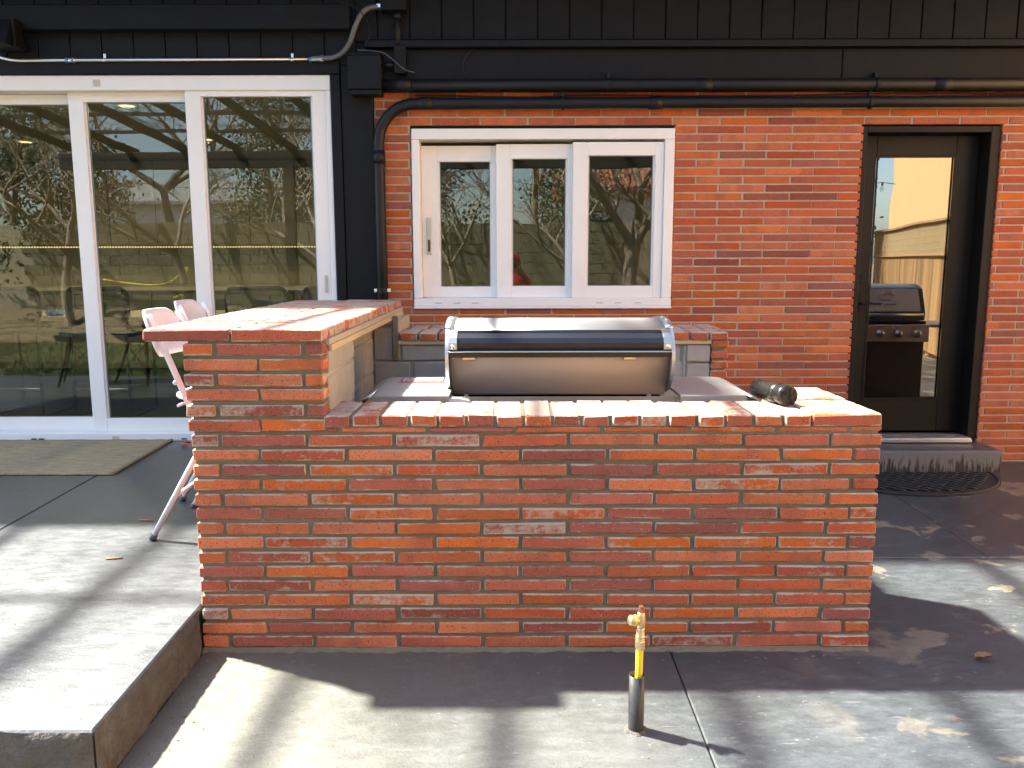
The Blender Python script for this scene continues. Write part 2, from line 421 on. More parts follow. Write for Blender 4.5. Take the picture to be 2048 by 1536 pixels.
# ------------------------------------------------------------------ mesh helpers
WL = {}                                             # world location of every parent
class MB:
    def __init__(self):
        self.v, self.f, self.s = [], [], []
    def add(self, vs, fs, smooth=False):
        o = len(self.v)
        self.v += [tuple(p) for p in vs]
        self.f += [tuple(i + o for i in f) for f in fs]
        self.s += [smooth] * len(fs)
        return self
    def box(self, x0, x1, y0, y1, z0, z1, ch=0.0, jit=0.0):
        if ch <= 0:
            vs = [(x, y, z) for z in (z0, z1) for y in (y0, y1) for x in (x0, x1)]
            return self.add(vs, [(0, 2, 3, 1), (4, 5, 7, 6), (0, 1, 5, 4), (2, 6, 7, 3), (0, 4, 6, 2), (1, 3, 7, 5)])
        vs, idx = [], {}
        X, Y, Z = (x0, x1), (y0, y1), (z0, z1)
        for i in (0, 1):
            for j in (0, 1):
                for k in (0, 1):
                    jx, jy, jz = (random.uniform(-jit, jit) for _ in range(3))
                    sx, sy, sz = (1 if i == 0 else -1), (1 if j == 0 else -1), (1 if k == 0 else -1)
                    cx = ch * (random.uniform(.5, 2.0) if jit else 1)
                    P = (X[i] + jx, Y[j] + jy, Z[k] + jz)
                    for a in range(3):               # vertex lying on the face normal to axis a
                        q = list(P)
                        for b_, s in ((0, sx), (1, sy), (2, sz)):
                            if b_ != a:
                                q[b_] += s * cx
                        idx[(i, j, k, a)] = len(vs)
                        vs.append(q)
        I = lambda i, j, k, a: idx[(i, j, k, a)]
        fs = []
        for a in range(3):
            o1, o2 = [(1, 2), (2, 0), (0, 1)][a]
            for s in (0, 1):
                def key(p, q):
                    t = [0, 0, 0]; t[a] = s; t[o1] = p; t[o2] = q
                    return I(t[0], t[1], t[2], a)
                q = [key(0, 0), key(1, 0), key(1, 1), key(0, 1)]
                fs.append(tuple(q if s else q[::-1]))
        for a in range(3):                           # edges running along axis a
            o1, o2 = [(1, 2), (2, 0), (0, 1)][a]
            for p in (0, 1):
                for q in (0, 1):
                    def key(e, fa):
                        t = [0, 0, 0]; t[a] = e; t[o1] = p; t[o2] = q
                        return I(t[0], t[1], t[2], fa)
                    f = [key(0, o1), key(1, o1), key(1, o2), key(0, o2)]
                    fs.append(tuple(f if (p == q) else f[::-1]))
        for i in (0, 1):
            for j in (0, 1):
                for k in (0, 1):
                    f = [I(i, j, k, 0), I(i, j, k, 1), I(i, j, k, 2)]
                    fs.append(tuple(f if (i + j + k) % 2 == 1 else f[::-1]))
        return self.add(vs, fs)
    def tube(self, path, r, seg=10, cap=True, closed=False, flat=None, smooth=True):
        P = [Vector(p) for p in path]
        n = len(P)
        rr = r if isinstance(r, (list, tuple)) else [r] * n
        prev = None
        vs, fs = [], []
        for i in range(n):
            if closed:
                t = (P[(i + 1) % n] - P[i - 1])
            else:
                t = P[min(i + 1, n - 1)] - P[max(i - 1, 0)]
            t.normalize()
            if prev is None:
                a = Vector((0, 0, 1)) if abs(t.z) < .9 else Vector((1, 0, 0))
                u = t.cross(a).normalized()
            else:
                u = (prev - t * prev.dot(t)).normalized()
            prev = u
            w = t.cross(u)
            for k in range(seg):
                an = 2 * math.pi * k / seg
                c, s = math.cos(an), math.sin(an)
                if flat:
                    s *= flat
                vs.append(P[i] + (u * c + w * s) * rr[i])
        m = n if closed else n - 1
        for i in range(m):
            for k in range(seg):
                a, b_ = i * seg + k, i * seg + (k + 1) % seg
                i2 = (i + 1) % n
                fs.append((a, b_, i2 * seg + (k + 1) % seg, i2 * seg + k))
        self.add(vs, fs, smooth)
        if cap and not closed:
            o = len(self.v) - len(vs)
            self.f.append(tuple(o + k for k in range(seg))[::-1]); self.s.append(False)
            self.f.append(tuple(o + (n - 1) * seg + k for k in range(seg))); self.s.append(False)
        return self
    def prism(self, pts, axis, a0, a1, smooth=False):
        """pts: closed outline in the two other axes (order y,z / x,z / x,y)"""
        def P(p, a):
            return {'x': (a, p[0], p[1]), 'y': (p[0], a, p[1]), 'z': (p[0], p[1], a)}[axis]
        n = len(pts)
        vs = [P(p, a0) for p in pts] + [P(p, a1) for p in pts]
        fs = [(i, (i + 1) % n, n + (i + 1) % n, n + i) for i in range(n)]
        self.add(vs, fs, smooth)
        o = len(self.v) - 2 * n
        self.f.append(tuple(range(o, o + n))[::-1]); self.s.append(False)
        self.f.append(tuple(range(o + n, o + 2 * n))); self.s.append(False)
        return self
    def lathe(self, prof, c=(0, 0, 0), d=(0, 0, 1), seg=20, smooth=True):
        d = Vector(d).normalized()
        a = Vector((1, 0, 0)) if abs(d.x) < .9 else Vector((0, 1, 0))
        u = d.cross(a).normalized(); w = d.cross(u)
        c = Vector(c)
        vs, fs = [], []
        for r, h in prof:
            for k in range(seg):
                an = 2 * math.pi * k / seg
                vs.append(c + d * h + (u * math.cos(an) + w * math.sin(an)) * r)
        for i in range(len(prof) - 1):
            for k in range(seg):
                fs.append((i * seg + k, i * seg + (k + 1) % seg, (i + 1) * seg + (k + 1) % seg, (i + 1) * seg + k))
        return self.add(vs, fs, smooth)
    def build(self, name, mat, parent=None, origin=None, fixn=True):
        if origin is None:
            lo = [min(p[i] for p in self.v) for i in range(3)]
            hi = [max(p[i] for p in self.v) for i in range(3)]
            origin = Vector([(a + b) / 2 for a, b in zip(lo, hi)])
        origin = Vector(origin)
        me = bpy.data.meshes.new(name)
        me.from_pydata([tuple(Vector(p) - origin) for p in self.v], [], self.f)
        me.polygons.foreach_set('use_smooth', self.s)
        if fixn:
            bm = bmesh.new(); bm.from_mesh(me)
            bmesh.ops.recalc_face_normals(bm, faces=bm.faces)
            bm.to_mesh(me); bm.free()
        me.materials.append(MAT[mat] if isinstance(mat, str) else mat)
        me.update()
        return link(name, me, origin, parent)

def link(name, me, world_loc, parent=None, rz=0.0, rot=None):
    o = bpy.data.objects.new(name, me)
    COL.objects.link(o)
    world_loc = Vector(world_loc)
    if parent is not None:
        o.parent = parent
        o.location = world_loc - WL[parent.name]
    else:
        o.location = world_loc
    if rot:
        o.rotation_euler = rot
    WL[o.name] = world_loc
    return o

def tag(o, label, cat, group=None):
    o['label'] = label
    o['category'] = cat
    if group:
        o['group'] = group
    return o
def struct(o):
    o['kind'] = 'structure'
    return o
def stuff(o):
    o['kind'] = 'stuff'
    return o
def thing(name, loc, label, cat, group=None):
    o = bpy.data.objects.new(name, None)
    COL.objects.link(o)
    o.location = loc
    o.empty_display_size = .1
    WL[o.name] = Vector(loc)
    return tag(o, label, cat, group)
def copy_thing(src, dloc, rz, label):
    def cp(o, par):
        c = o.copy(); COL.objects.link(c)
        if par is not None:
            c.parent = par
        for ch in list(o.children):
            cp(ch, c)
        return c
    r = cp(src, None)
    r.location = dloc
    r.rotation_euler = (0, 0, rz)
    r['label'] = label
    return r

_bc = {}
def brick_mesh(lx, ly, lz, mat, variants=5, ch=.0028, jit=.0011):
    key = (round(lx, 2), round(ly, 3), round(lz, 3), mat)
    L = _bc.setdefault(key, [])
    if len(L) < variants:
        m = MB().box(-key[0] / 2, key[0] / 2, -ly / 2, ly / 2, -lz / 2, lz / 2, ch, jit)
        me = bpy.data.meshes.new('brick')
        me.from_pydata(m.v, [], m.f)
        me.materials.append(MAT[mat])
        me.update()
        L.append(me)
        return me
    return random.choice(L)
def brick(cx, cy, cz, lx, ly, lz, mat, parent, j=.0012, rj=.25, name='brick', **kw):
    me = brick_mesh(lx, ly, lz, mat, **kw)
    return link(name, me, (cx + random.uniform(-j, j), cy + random.uniform(-j, j), cz + random.uniform(-j, j) * .7), parent,
                rot=(random.uniform(-rj, rj) * .0175, random.uniform(-rj, rj) * .012, random.uniform(-rj, rj) * .0175))

SL = .019
def gz(y, base=0.0):
    return base + SL * (y - 2.83)

def sloped(name, x0, x1, y0, y1, base, th, mat, ch=.004, side=None, parent=None):
    m = MB()
    nx = max(1, int((x1 - x0) / .5)); 
    vs = [(x0, y0, gz(y0, base) - th), (x1, y0, gz(y0, base) - th), (x1, y1, gz(y1, base) - th), (x0, y1, gz(y1, base) - th),
          (x0, y0, gz(y0, base) - ch), (x1, y0, gz(y0, base) - ch), (x1, y1, gz(y1, base) - ch), (x0, y1, gz(y1, base) - ch),
          (x0 + ch, y0 + ch, gz(y0, base)), (x1 - ch, y0 + ch, gz(y0, base)), (x1 - ch, y1 - ch, gz(y1, base)), (x0 + ch, y1 - ch, gz(y1, base))]
    fs = [(3, 2, 1, 0), (8, 9, 10, 11)]
    for i in range(4):
        j = (i + 1) % 4
        fs += [(i, j, 4 + j, 4 + i), (4 + i, 4 + j, 8 + j, 8 + i)]
    m.add(vs, fs)
    o = m.build(name, mat, parent)
    return o

exec_order = []
# ------------------------------------------------------------------ ground and patio
g = MB()
g.add([(-250, -250, -.32), (250, -250, -.32), (250, 250, -.32), (-250, 250, -.32)], [(0, 1, 2, 3)])
struct(g.build('ground', 'soil'))
lw = MB().add([(-14, -4.7, -.17), (5.2, -4.7, -.17), (5.2, -1.4, -.15), (-14, -1.4, -.15)], [(0, 1, 2, 3)])
struct(lw.build('lawn', 'grass'))
lw = MB().add([(-14, -1.398, -.15), (-2.31, -1.398, -.15), (-2.31, 2.05, -.03), (-14, 2.05, -.03)], [(0, 1, 2, 3)])
struct(lw.build('lawn', 'grass'))
JT = .0022
struct(sloped('patio', -1.118, .572 - JT, -1.4, 5.60, 0, .14, 'conc'))
struct(sloped('patio', .572 + JT, 6.2, -1.4, 3.722 - JT, 0, .14, 'conc'))
struct(sloped('patio', .572 + JT, 2.235 - JT, 3.722 + JT, 5.60, 0, .14, 'conc'))
struct(sloped('patio', 2.235 + JT, 6.2, 3.722 + JT, 5.60, 0, .14, 'conc'))
struct(sloped('patio', -2.3, -1.126, -1.4, 2.05, 0, .14, 'conc'))

# raised slab on the left, its broken edge uneven
def raised_slab(x0, x1, y0, y1):
    m = MB()
    st = .035
    front = []
    n = int((x1 - x0) / st)
    xs = [x0 + (x1 - x0) * i / n for i in range(n + 1)]
    ys = [y0 + (y1 - y0) * i / int((y1 - y0) / st) for i in range(int((y1 - y0) / st) + 1)]
    return xs, ys
def slab_edge(pts, ztop, zbot, inward, name, parent):
    """vertical broken edge: columns of quads pushed in and out"""
    rows = 9
    vs, fs = [], []
    for i, (x, y) in enumerate(pts):
        zt = gz(y, ztop)
        for r_ in range(rows + 1):
            t = r_ / rows
            d = -random.uniform(.0005, .005) if r_ == 0 else -(.003 + random.uniform(0, .010) + .004 * (1 + math.sin(x * 23 + y * 17 + r_)))
            if i in (0, len(pts) - 1):
                d = -.004
            vs.append((x + inward[0] * d, y + inward[1] * d, zt - (random.uniform(.0005, .006) if r_ == 0 else .004) + (zbot - zt) * t))
    for i in range(len(pts) - 1):
        for r_ in range(rows):
            a = i * (rows + 1) + r_
            fs.append((a, a + 1, a + rows + 2, a + rows + 1))
    return MB().add(vs, fs, True).build(name, 'conc_rough', parent)
slab = sloped('terrace', -2.35 + JT, -1.130, 2.066, 5.60, .165, .30, 'conc_slab', ch=.006)
struct(slab)
struct(sloped('terrace', -9, -2.35 - JT, 2.066, 5.60, .165, .30, 'conc_slab', ch=.006))
N = 60
slab_edge([(-1.130, 2.066 + (2.82 - 2.066) * i / 44) for i in range(45)], .1655, -.05, (-1, 0), 'slab_edge', slab)
slab_edge([(-3.6 + (3.6 - 1.130) * i / 110, 2.066) for i in range(111)], .1655, -.05, (0, 1), 'slab_edge', slab)

# ------------------------------------------------------------------ the house front
WY = 5.44
house = thing('house', (1.2, WY, 0), 'brick house front with black board siding above and white framed windows', 'house')
WIN = (-.640, 1.040, 1.094, 2.238)
DOOR = (2.228, 3.118, .05, 2.240)
mw = MB()
e = .006
y0, y1 = WY + .0045, 5.62
mw.box(-.868, WIN[0] - e, y0, y1, -.1, 2.46)
mw.box(WIN[0] - e, WIN[1] + e, y0, y1, -.1, WIN[2] - e)
mw.box(WIN[0] - e, WIN[1] + e, y0, y1, WIN[3] + e, 2.46)
mw.box(WIN[1] + e, DOOR[0] - e, y0, y1, -.1, 2.46)
mw.box(DOOR[0] - e, DOOR[1] + e, y0, y1, DOOR[3] + e, 2.46)
mw.box(DOOR[0] - e, DOOR[1] + e, y0, y1, -.1, DOOR[2])
mw.box(DOOR[1] + e, 4.9, y0, y1, -.1, 2.46)
wall = mw.build('brick_wall', 'mortar_house', house, fixn=False)

def cam_px(X, Y, Z):
    Z = Z - CH
    p = .149525
    zc = Y * math.cos(p) - Z * math.sin(p); yc = -(Y * math.sin(p) + Z * math.cos(p))
    return 1024 + 1657.86 * X / zc, 768 + 1657.86 * yc / zc
cand = []
for r_ in range(-2, 44):
    zc = 2.318 - .052 * r_
    off = 1.177 if r_ % 2 == 0 else 1.3225
    xs = []
    n0 = int((-.868 - off) / .3048) - 2
    for n in range(n0, 14):
        a, b_ = off + .3048 * n, off + .3048 * (n + 1)
        segs = [(max(a, -.866), min(b_, 4.9))]
        for (o0, o1, oz0, oz1) in (WIN, DOOR):
            if zc + .016 > oz0 and zc - .016 < oz1:
                ns = []
                for s0, s1 in segs:
                    if s1 <= o0 or s0 >= o1:
                        ns.append((s0, s1))
                    else:
                        if s0 < o0: ns.append((s0, o0 + .009))
                        if s1 > o1: ns.append((o1 - .009, s1))
                segs = ns
        for s0, s1 in segs:
            if s1 - s0 > .035:
                cand.append((s0, s1, zc))
def vis(c):
    s0, s1, zc = c
    px, py = cam_px((s0 + s1) / 2, WY, zc)
    if px < 735 or px > 2060: return 0
    if px < 1420 and py > 640: return 0
    if px < 1700 and py > 800: return 0
    if py > 900 and px < 1990: return 0
    if py < 205: return .2 * (s1 - s0)
    return s1 - s0
cand.sort(key=vis, reverse=True)
rest = MB()
for i, (s0, s1, zc) in enumerate(cand):
    if i < 300 and vis((s0, s1, zc)) > 0:
        brick((s0 + s1) / 2, WY + .045, zc, s1 - s0 - .0098, .09, .0420, 'wall_brick', wall, j=.0008, rj=.12, ch=.0022, jit=.0007)
    else:
        rest.box(s0 + .0052, s1 - .0052, WY, WY + .09, zc - .0206, zc + .0206, .0022, .0007)
stuff(rest.build('brick', 'wall_brick', wall, fixn=False))

# black boards above and around
sid = MB()
sid.box(-6, 4.9, 5.432, 5.62, 2.46, 4.2)
siding = sid.build('siding', 'black_paint', house, fixn=False)
bm_cache = {}
def board(x0, x1, y0, y1, z0, z1, parent, mat='black_paint', name='board', ch=.003):
    w, d, h = round(x1 - x0, 4), round(y1 - y0, 4), round(z1 - z0, 4)
    k = (w, d, h, mat)
    if k not in bm_cache:
        m = MB().box(-w / 2, w / 2, -d / 2, d / 2, -h / 2, h / 2, ch)
        me = bpy.data.meshes.new(name); me.from_pydata(m.v, [], m.f); me.materials.append(MAT[mat]); me.update()
        bm_cache[k] = me
    return link(name, bm_cache[k], ((x0 + x1) / 2 + random.uniform(-.0008, .0008), (y0 + y1) / 2 - random.uniform(0, .0025), (z0 + z1) / 2), parent)
for n in range(0, 27):                               # right-hand boards over the flashing
    x = -.83 + .1985 * n
    board(x + .0035, x + .1985 - .0035, 5.415, 5.4318, 2.742, 4.0, siding)
board(-.966, -.8335, 5.415, 5.4318, 2.742, 4.0, siding)
for n in range(0, 17):                               # left-hand boards over the sliding door
    x = -.966 - .198 * (n + 1)
    board(x + .003, x + .198 - .003, 5.415, 5.4318, 2.60, 2.86, siding)
    board(x + .003, x + .198 - .003, 5.415, 5.4318, 2.862, 4.0, siding)
fl = MB()                                            # sloped flashing
fl.prism([(5.355, 2.698), (5.355, 2.735), (5.414, 2.757), (5.4145, 2.698)], 'x', -.90, 4.9)
fl.build('flashing', 'black_paint', house)
board(-.868, 2.06, 5.405, 5.4312, 2.44, 2.694, siding, 'black_paint', 'fascia_board')
board(2.064, 4.9, 5.402, 5.4312, 2.44, 2.694, siding, 'black_paint', 'fascia_board')
MB().box(-6, -.985, 5.33, 5.4145, 2.798, 2.942, .005).build('beam', 'black_wood', house)
MB().box(-4.2, -1.070, 5.395, 5.4318, 2.548, 2.640, .004).build('lintel_board', 'black_wood', house)
MB().box(-1.133, -1.072, 5.40, 5.60, .21, 2.547, .004).build('post_board', 'black_wood', house)
MB().box(-1.068, -.869, 5.407, 5.60, .21, 2.60, .004).build('post_board', 'black_wood', house)
MB().box(-6, -3.75, 5.42, 5.60, .0, 2.6, .004).build('side_wall', 'black_wood', house)
MB().box(-6, 4.9, 5.06, 5.46, 4.0, 4.05).build('roof_edge', 'black_paint', house)
ev = MB().box(-6.2, 5.1, 4.72, 5.43, 3.262, 3.30)
ev.build('eave', 'rafter', house)

# ------------------------------------------------------------------ sliding door (white, three panels)
sd = MB()
X0, X1 = -3.72, -1.136
Z0, Z1 = .215, 2.546
yf = 5.415
sd.box(X0, X1, yf, 5.60, Z1 - .092, Z1, .004)
sd.box(X0, X0 + .05, yf, 5.60, Z0 + .048, Z1 - .093, .003)
sd.box(X1 - .034, X1, yf, 5.60, Z0 + .048, Z1 - .093, .003)
sd.box(X0, X1, yf - .012, 5.60, Z0 - .03, Z0 + .047, .003)
sdo = sd.build('sliding_door', 'white', house)
def sash(x0, x1, z0, z1, y, l, r_, t, b_, parent, gm='glass', sm='white', depth=.042, nm='sash'):
    m = MB()
    m.box(x0, x0 + l, y, y + depth, z0, z1, .003)
    m.box(x1 - r_, x1, y, y + depth, z0, z1, .003)
    m.box(x0 + l, x1 - r_, y + .0006, y + depth - .0006, z1 - t, z1, .002)
    m.box(x0 + l, x1 - r_, y + .0006, y + depth - .0006, z0, z0 + b_, .002)
    # glazing bead stepped back
    bd = .012
    m.box(x0 + l, x0 + l + bd, y + .018, y + depth - .004, z0 + b_, z1 - t)
    m.box(x1 - r_ - bd, x1 - r_, y + .018, y + depth - .004, z0 + b_, z1 - t)
    s = m.build(nm, sm, parent, fixn=False)
    MB().box(x0 + l + .004, x1 - r_ - .004, y + .022, y + .027, z0 + b_ - .004, z1 - t + .004).build('pane', gm, parent, fixn=False)
    gk = MB()
    xa, xb, za, zb, gt = x0 + l + .0122, x1 - r_ - .0122, z0 + b_, z1 - t, .005
    yy0, yy1 = y + .0165, y + .0215
    gk.box(xa, xa + gt, yy0, yy1, za, zb); gk.box(xb - gt, xb, yy0, yy1, za, zb)
    gk.box(xa + gt, xb - gt, yy0, yy1, za, za + gt); gk.box(xa + gt, xb - gt, yy0, yy1, zb - gt, zb)
    gk.build('gasket', 'gasket', parent, fixn=False)
    return s
sash(-3.66, -2.74, .262, 2.452, 5.525, .09, .07, .062, .088, sdo)
sash(-2.820, -1.985, .262, 2.460, 5.478, .096, .08, .064, .088, sdo)
sash(-2.058, -1.172, .262, 2.500, 5.431, .098, .085, .080, .088, sdo)
MB().box(-1.215, -1.197, 5.424, 5.431, 1.19, 1.30, .002).build('handle_plate', 'steel_dull', sdo)
MB().box(-2.62, -2.575, 5.4128, 5.4146, 2.478, 2.520).build('tape', 'gasket_tape', sdo)
MB().box(-2.66, -2.615, 5.4008, 5.4026, .205, .245).build('tape', 'gasket_tape', sdo)
for xx in (-3.2, -3.15, -2.2):
    MB().box(xx, xx + .035, 5.399, 5.4028, .222, .230).build('weep_slot', 'dark_print', sdo)

# ------------------------------------------------------------------ window (white, three sashes)
wf = MB()
wx0, wx1, wz0, wz1 = -.637, 1.037, 1.100, 2.222
wf.box(wx0, wx1, 5.430, 5.60, wz1 - .066, wz1, .003)
wf.box(wx0, wx0 + .048, 5.430, 5.60, wz0 + .052, wz1 - .067, .003)
wf.box(wx1 - .062, wx1, 5.430, 5.60, wz0 + .052, wz1 - .067, .003)
wf.box(wx0, wx1, 5.425, 5.60, wz0, wz0 + .051, .003)
wf.box(wx0 - .002, wx1 + .002, 5.415, 5.60, wz0 - .016, wz0 - .001, .003)
win = wf.build('window', 'white', house)
sash(-.588, -.080, 1.152, 2.130, 5.535, .108, .05, .10, .072, win)
sash(-.100, .412, 1.152, 2.134, 5.490, .094, .05, .092, .076, win)
sash(.392, .974, 1.152, 2.140, 5.445, .092, .056, .084, .078, win)
MB().box(-.560, -.526, 5.528, 5.535, 1.435, 1.672, .002).build('latch_plate', 'steel_dull', win)
MB().box(-.551, -.535, 5.522, 5.528, 1.452, 1.53, .002).build('latch', 'dark_print', win)
for xx in (-.50, -.38, -.26, .55, .67, .80):
    MB().box(xx, xx + .045, 5.4235, 5.4245, 1.118, 1.123).build('weep_slot', 'steel_dull', win)
MB().box(-.645, 1.045, 5.46, 5.60, 2.2245, 2.2375).build('head_gap_board', 'black_paint', win)

# ------------------------------------------------------------------ dark glazed door on the right
dm = MB()
dm.box(2.231, 2.268, 5.452, 5.62, .212, 2.236, .003)
dm.box(3.055, 3.115, 5.452, 5.62, .212, 2.236, .003)
dm.box(2.268, 3.055, 5.4525, 5.62, 2.196, 2.2355, .003)
door = dm.build('door', 'bronze', house)
dl = MB()
dl.box(2.270, 2.385, 5.575, 5.615, .235, 2.194, .003)
dl.box(2.906, 3.053, 5.575, 5.615, .235, 2.194, .003)
dl.box(2.385, 2.906, 5.5755, 5.6145, 2.068, 2.194, .003)
dl.box(2.385, 2.906, 5.5755, 5.6145, .235, .455, .003)
dl.box(2.385, 2.396, 5.568, 5.5752, .455, 2.068)
dl.box(2.895, 2.906, 5.568, 5.5752, .455, 2.068)
dl.box(2.396, 2.895, 5.5682, 5.5752, 2.057, 2.068)
dl.box(2.396, 2.895, 5.5682, 5.5752, .455, .466)
dl.build('leaf', 'bronze', door, fixn=False)
MB().box(2.380, 2.911, 5.590, 5.596, .45, 2.073).build('pane', 'door_glass', door, fixn=False)
hd = MB()
hd.box(2.312, 2.342, 5.562, 5.575, 1.05, 1.16, .003)
hd.tube([(2.327, 5.562, 1.105), (2.327, 5.52, 1.105)], .009, 10)
hd.box(2.318, 2.45, 5.508, 5.522, 1.098, 1.112, .004)
hd.build('handle', 'black_paint', door)
MB().box(2.312, 2.342, 5.566, 5.575, 1.235, 1.30, .004).build('lock', 'black_paint', door)
th = MB()
th.box(2.268, 3.056, 5.385, 5.62, .192, .216, .004)
for k in range(7):
    th.box(2.27, 3.054, 5.40 + k * .022, 5.412 + k * .022, .216, .222)
th.build('threshold', 'zinc', door, fixn=False)

# concrete step in front of the door
stp = MB()
stp.box(2.02, 3.142, 5.172, 5.445, -.05, .186, .012)
so = stp.build('door_step', 'conc_step')
so.data.materials.append(MAT['step_side'])
for p in so.data.polygons:
    if abs(p.normal.z) < .5:
        p.material_index = 1
tag(so, 'low dark concrete step below the dark glazed door', 'step')

# ------------------------------------------------------------------ pipes, conduits and boxes on the wall
def clamp_ring(c, d, r_, parent, mat='black_pipe', w=.018):
    MB().lathe([(r_ + .001, -w / 2), (r_ + .006, -w / 2), (r_ + .006, w / 2), (r_ + .001, w / 2)], c, d, 20, False).build('clamp', mat, parent)
up = thing('wall_pipe', (1.6, 5.36, 2.432), 'upper glossy black pipe running level along the fascia', 'pipe')
MB().tube([(-.798, 5.357, 2.470), (1.4, 5.357, 2.471), (4.9, 5.357, 2.474)], .0365, 20).build('pipe', 'black_pipe', up)
for xx in (-.72, 1.14, 2.62):
    MB().tube([(xx, 5.357, 2.471), (xx + .10, 5.357, 2.4712)], .0395, 20).build('coupling', 'black_pipe', up)
for xx in (.60, 2.262):
    clamp_ring((xx, 5.357, 2.471), (1, 0, 0), .0365, up)
    MB().box(xx - .008, xx + .008, 5.36, 5.405, 2.50, 2.545, .002).build('bracket', 'black_pipe', up)
lp = thing('drain_pipe', (-.83, 5.38, 1.15), 'lower black drain pipe bending down beside the white window', 'pipe')
path = [(4.9, 5.388, 2.376), (2.2, 5.388, 2.372), (.4, 5.388, 2.368), (-.55, 5.388, 2.366)]
cx, cz, rr = -.60, 2.13, .236
path += [(cx - rr * math.sin(a), 5.388, cz + rr * math.cos(a)) for a in [math.pi / 2 * i / 10 for i in range(1, 11)]]
path += [(-.836, 5.388, 1.7), (-.832, 5.388, .25)]
MB().tube(path, .0345, 20).build('pipe', 'black_pipe', lp)
for xx in (-.58, .86):
    MB().tube([(xx, 5.388, 2.3675), (xx + .08, 5.388, 2.368)], .038, 20).build('coupling', 'black_pipe', lp)
MB().tube([(-.836, 5.388, 2.08), (-.836, 5.388, 2.00)], .038, 20).build('coupling', 'black_pipe', lp)
for xx in (.32, 2.24):
    clamp_ring((xx, 5.388, 2.369), (1, 0, .12), .0345, lp)
    MB().box(xx - .012, xx + .012, 5.376, 5.405, 2.40, 2.44, .002).build('bracket', 'black_pipe', lp)
for zz in (1.99, 1.63):
    clamp_ring((-.836, 5.388, zz), (0, 0, 1), .0345, lp, w=.006)
clamp_ring((-.833, 5.388, 1.205), (0, 0, 1), .0345, lp, w=.03)
for s in (-1, 1):
    MB().tube([(-.833 + s * .034, 5.362, 1.206), (-.833 + s * .052, 5.36, 1.206)], .012, 12).build('clamp_ear', 'white', lp)

jb = thing('junction_box', (-.9, 5.34, 2.43), 'large square black junction box at the end of the upper pipe', 'junction box')
MB().box(-1.0, -.797, 5.285, 5.404, 2.436, 2.634, .003).build('box', 'black_paint', jb)
MB().box(-1.006, -.792, 5.280, 5.405, 2.634, 2.648, .003).build('lid', 'black_paint', jb)
MB().box(-.99, -.80, 5.30, 5.404, 2.405, 2.4355, .003).build('base_lip', 'black_paint', jb)
for xx in (-.955, -.858):
    MB().lathe([(0, -.004), (.005, -.004), (.005, .002)], (xx, 5.285, 2.452), (0, -1, 0), 8).build('screw', 'zinc', jb)
jb2 = thing('junction_box', (-.685, 5.36, 2.535), 'small slim black box hanging under a short vertical conduit', 'junction box')
MB().box(-.722, -.650, 5.335, 5.402, 2.538, 2.704, .003).build('box', 'black_paint', jb2)
MB().tube([(-.70, 5.37, 2.704), (-.70, 5.37, 2.90)], .019, 14).build('conduit', 'black_pipe', jb2)
MB().tube([(-.797, 5.36, 2.59), (-.722, 5.36, 2.592)], .017, 14).build('conduit', 'black_pipe', jb2)
MB().tube([(-.70, 5.37, 2.862), (-.70, 5.37, 2.90)], .025, 14).build('nut', 'black_pipe', jb2)
jb3 = thing('junction_box', (-.72, 5.36, 2.9), 'black box at the top edge where the grey flexible conduit ends', 'junction box')
MB().box(-.797, -.640, 5.325, 5.412, 2.905, 3.10, .003).build('box', 'black_paint', jb3)

fc = thing('flexible_conduit', (-1.18, 5.38, 2.62), 'grey flexible conduit curving up to the black box', 'conduit')
fp = [(-1.17, 5.365, 2.632), (-1.10, 5.365, 2.638), (-1.04, 5.36, 2.665), (-.99, 5.345, 2.725), (-.955, 5.32, 2.80), (-.915, 5.32, 2.875), (-.87, 5.33, 2.915), (-.815, 5.345, 2.93)]
def smooth_path(P, n=8):
    P = [Vector(p) for p in P]
    out = []
    for i in range(len(P) - 1):
        p0, p1, p2, p3 = P[max(i - 1, 0)], P[i], P[i + 1], P[min(i + 2, len(P) - 1)]
        for k in range(n):
            t = k / n
            out.append(.5 * ((2 * p1) + (-p0 + p2) * t + (2 * p0 - 5 * p1 + 4 * p2 - p3) * t * t + (-p0 + 3 * p1 - 3 * p2 + p3) * t ** 3))
    out.append(P[-1])
    return out
MB().tube(smooth_path(fp, 10), .0155, 14).build('hose', 'grey_conduit', fc)
MB().lathe([(0, -.014), (.019, -.014), (.019, .014), (0, .014)], (-.806, 5.347, 2.931), (1, 0, 0), 6, False).build('connector', 'zinc', fc)
ec = thing('metal_conduit', (-2.2, 5.38, 2.62), 'bright zinc conduit running above the white sliding door', 'conduit')
MB().tube(smooth_path([(-3.7, 5.383, 2.72), (-3.35, 5.383, 2.70), (-3.16, 5.383, 2.645), (-3.06, 5.383, 2.6285), (-2.9, 5.383, 2.628)], 6) + [(-1.22, 5.383, 2.632)], .0108, 14).build('conduit', 'zinc', ec)
MB().tube([(-1.235, 5.38, 2.632), (-1.165, 5.37, 2.632)], .0165, 8, smooth=False).build('connector', 'zinc', ec)
MB().tube([(-1.18, 5.371, 2.632), (-1.16, 5.368, 2.633)], .020, 6, smooth=False).build('nut', 'zinc', ec)
cpl = MB().tube([(-2.76, 5.383, 2.6284), (-2.70, 5.383, 2.6285)], .0145, 12).build('coupling', 'zinc', ec)
for xx in (-2.755, -2.715, -1.245):
    MB().lathe([(.0148, -.006), (.017, -.006), (.017, .006), (.0148, .006)], (xx, 5.383, 2.6285), (1, 0, 0), 14).build('blue_ring', 'blue_mark', ec)
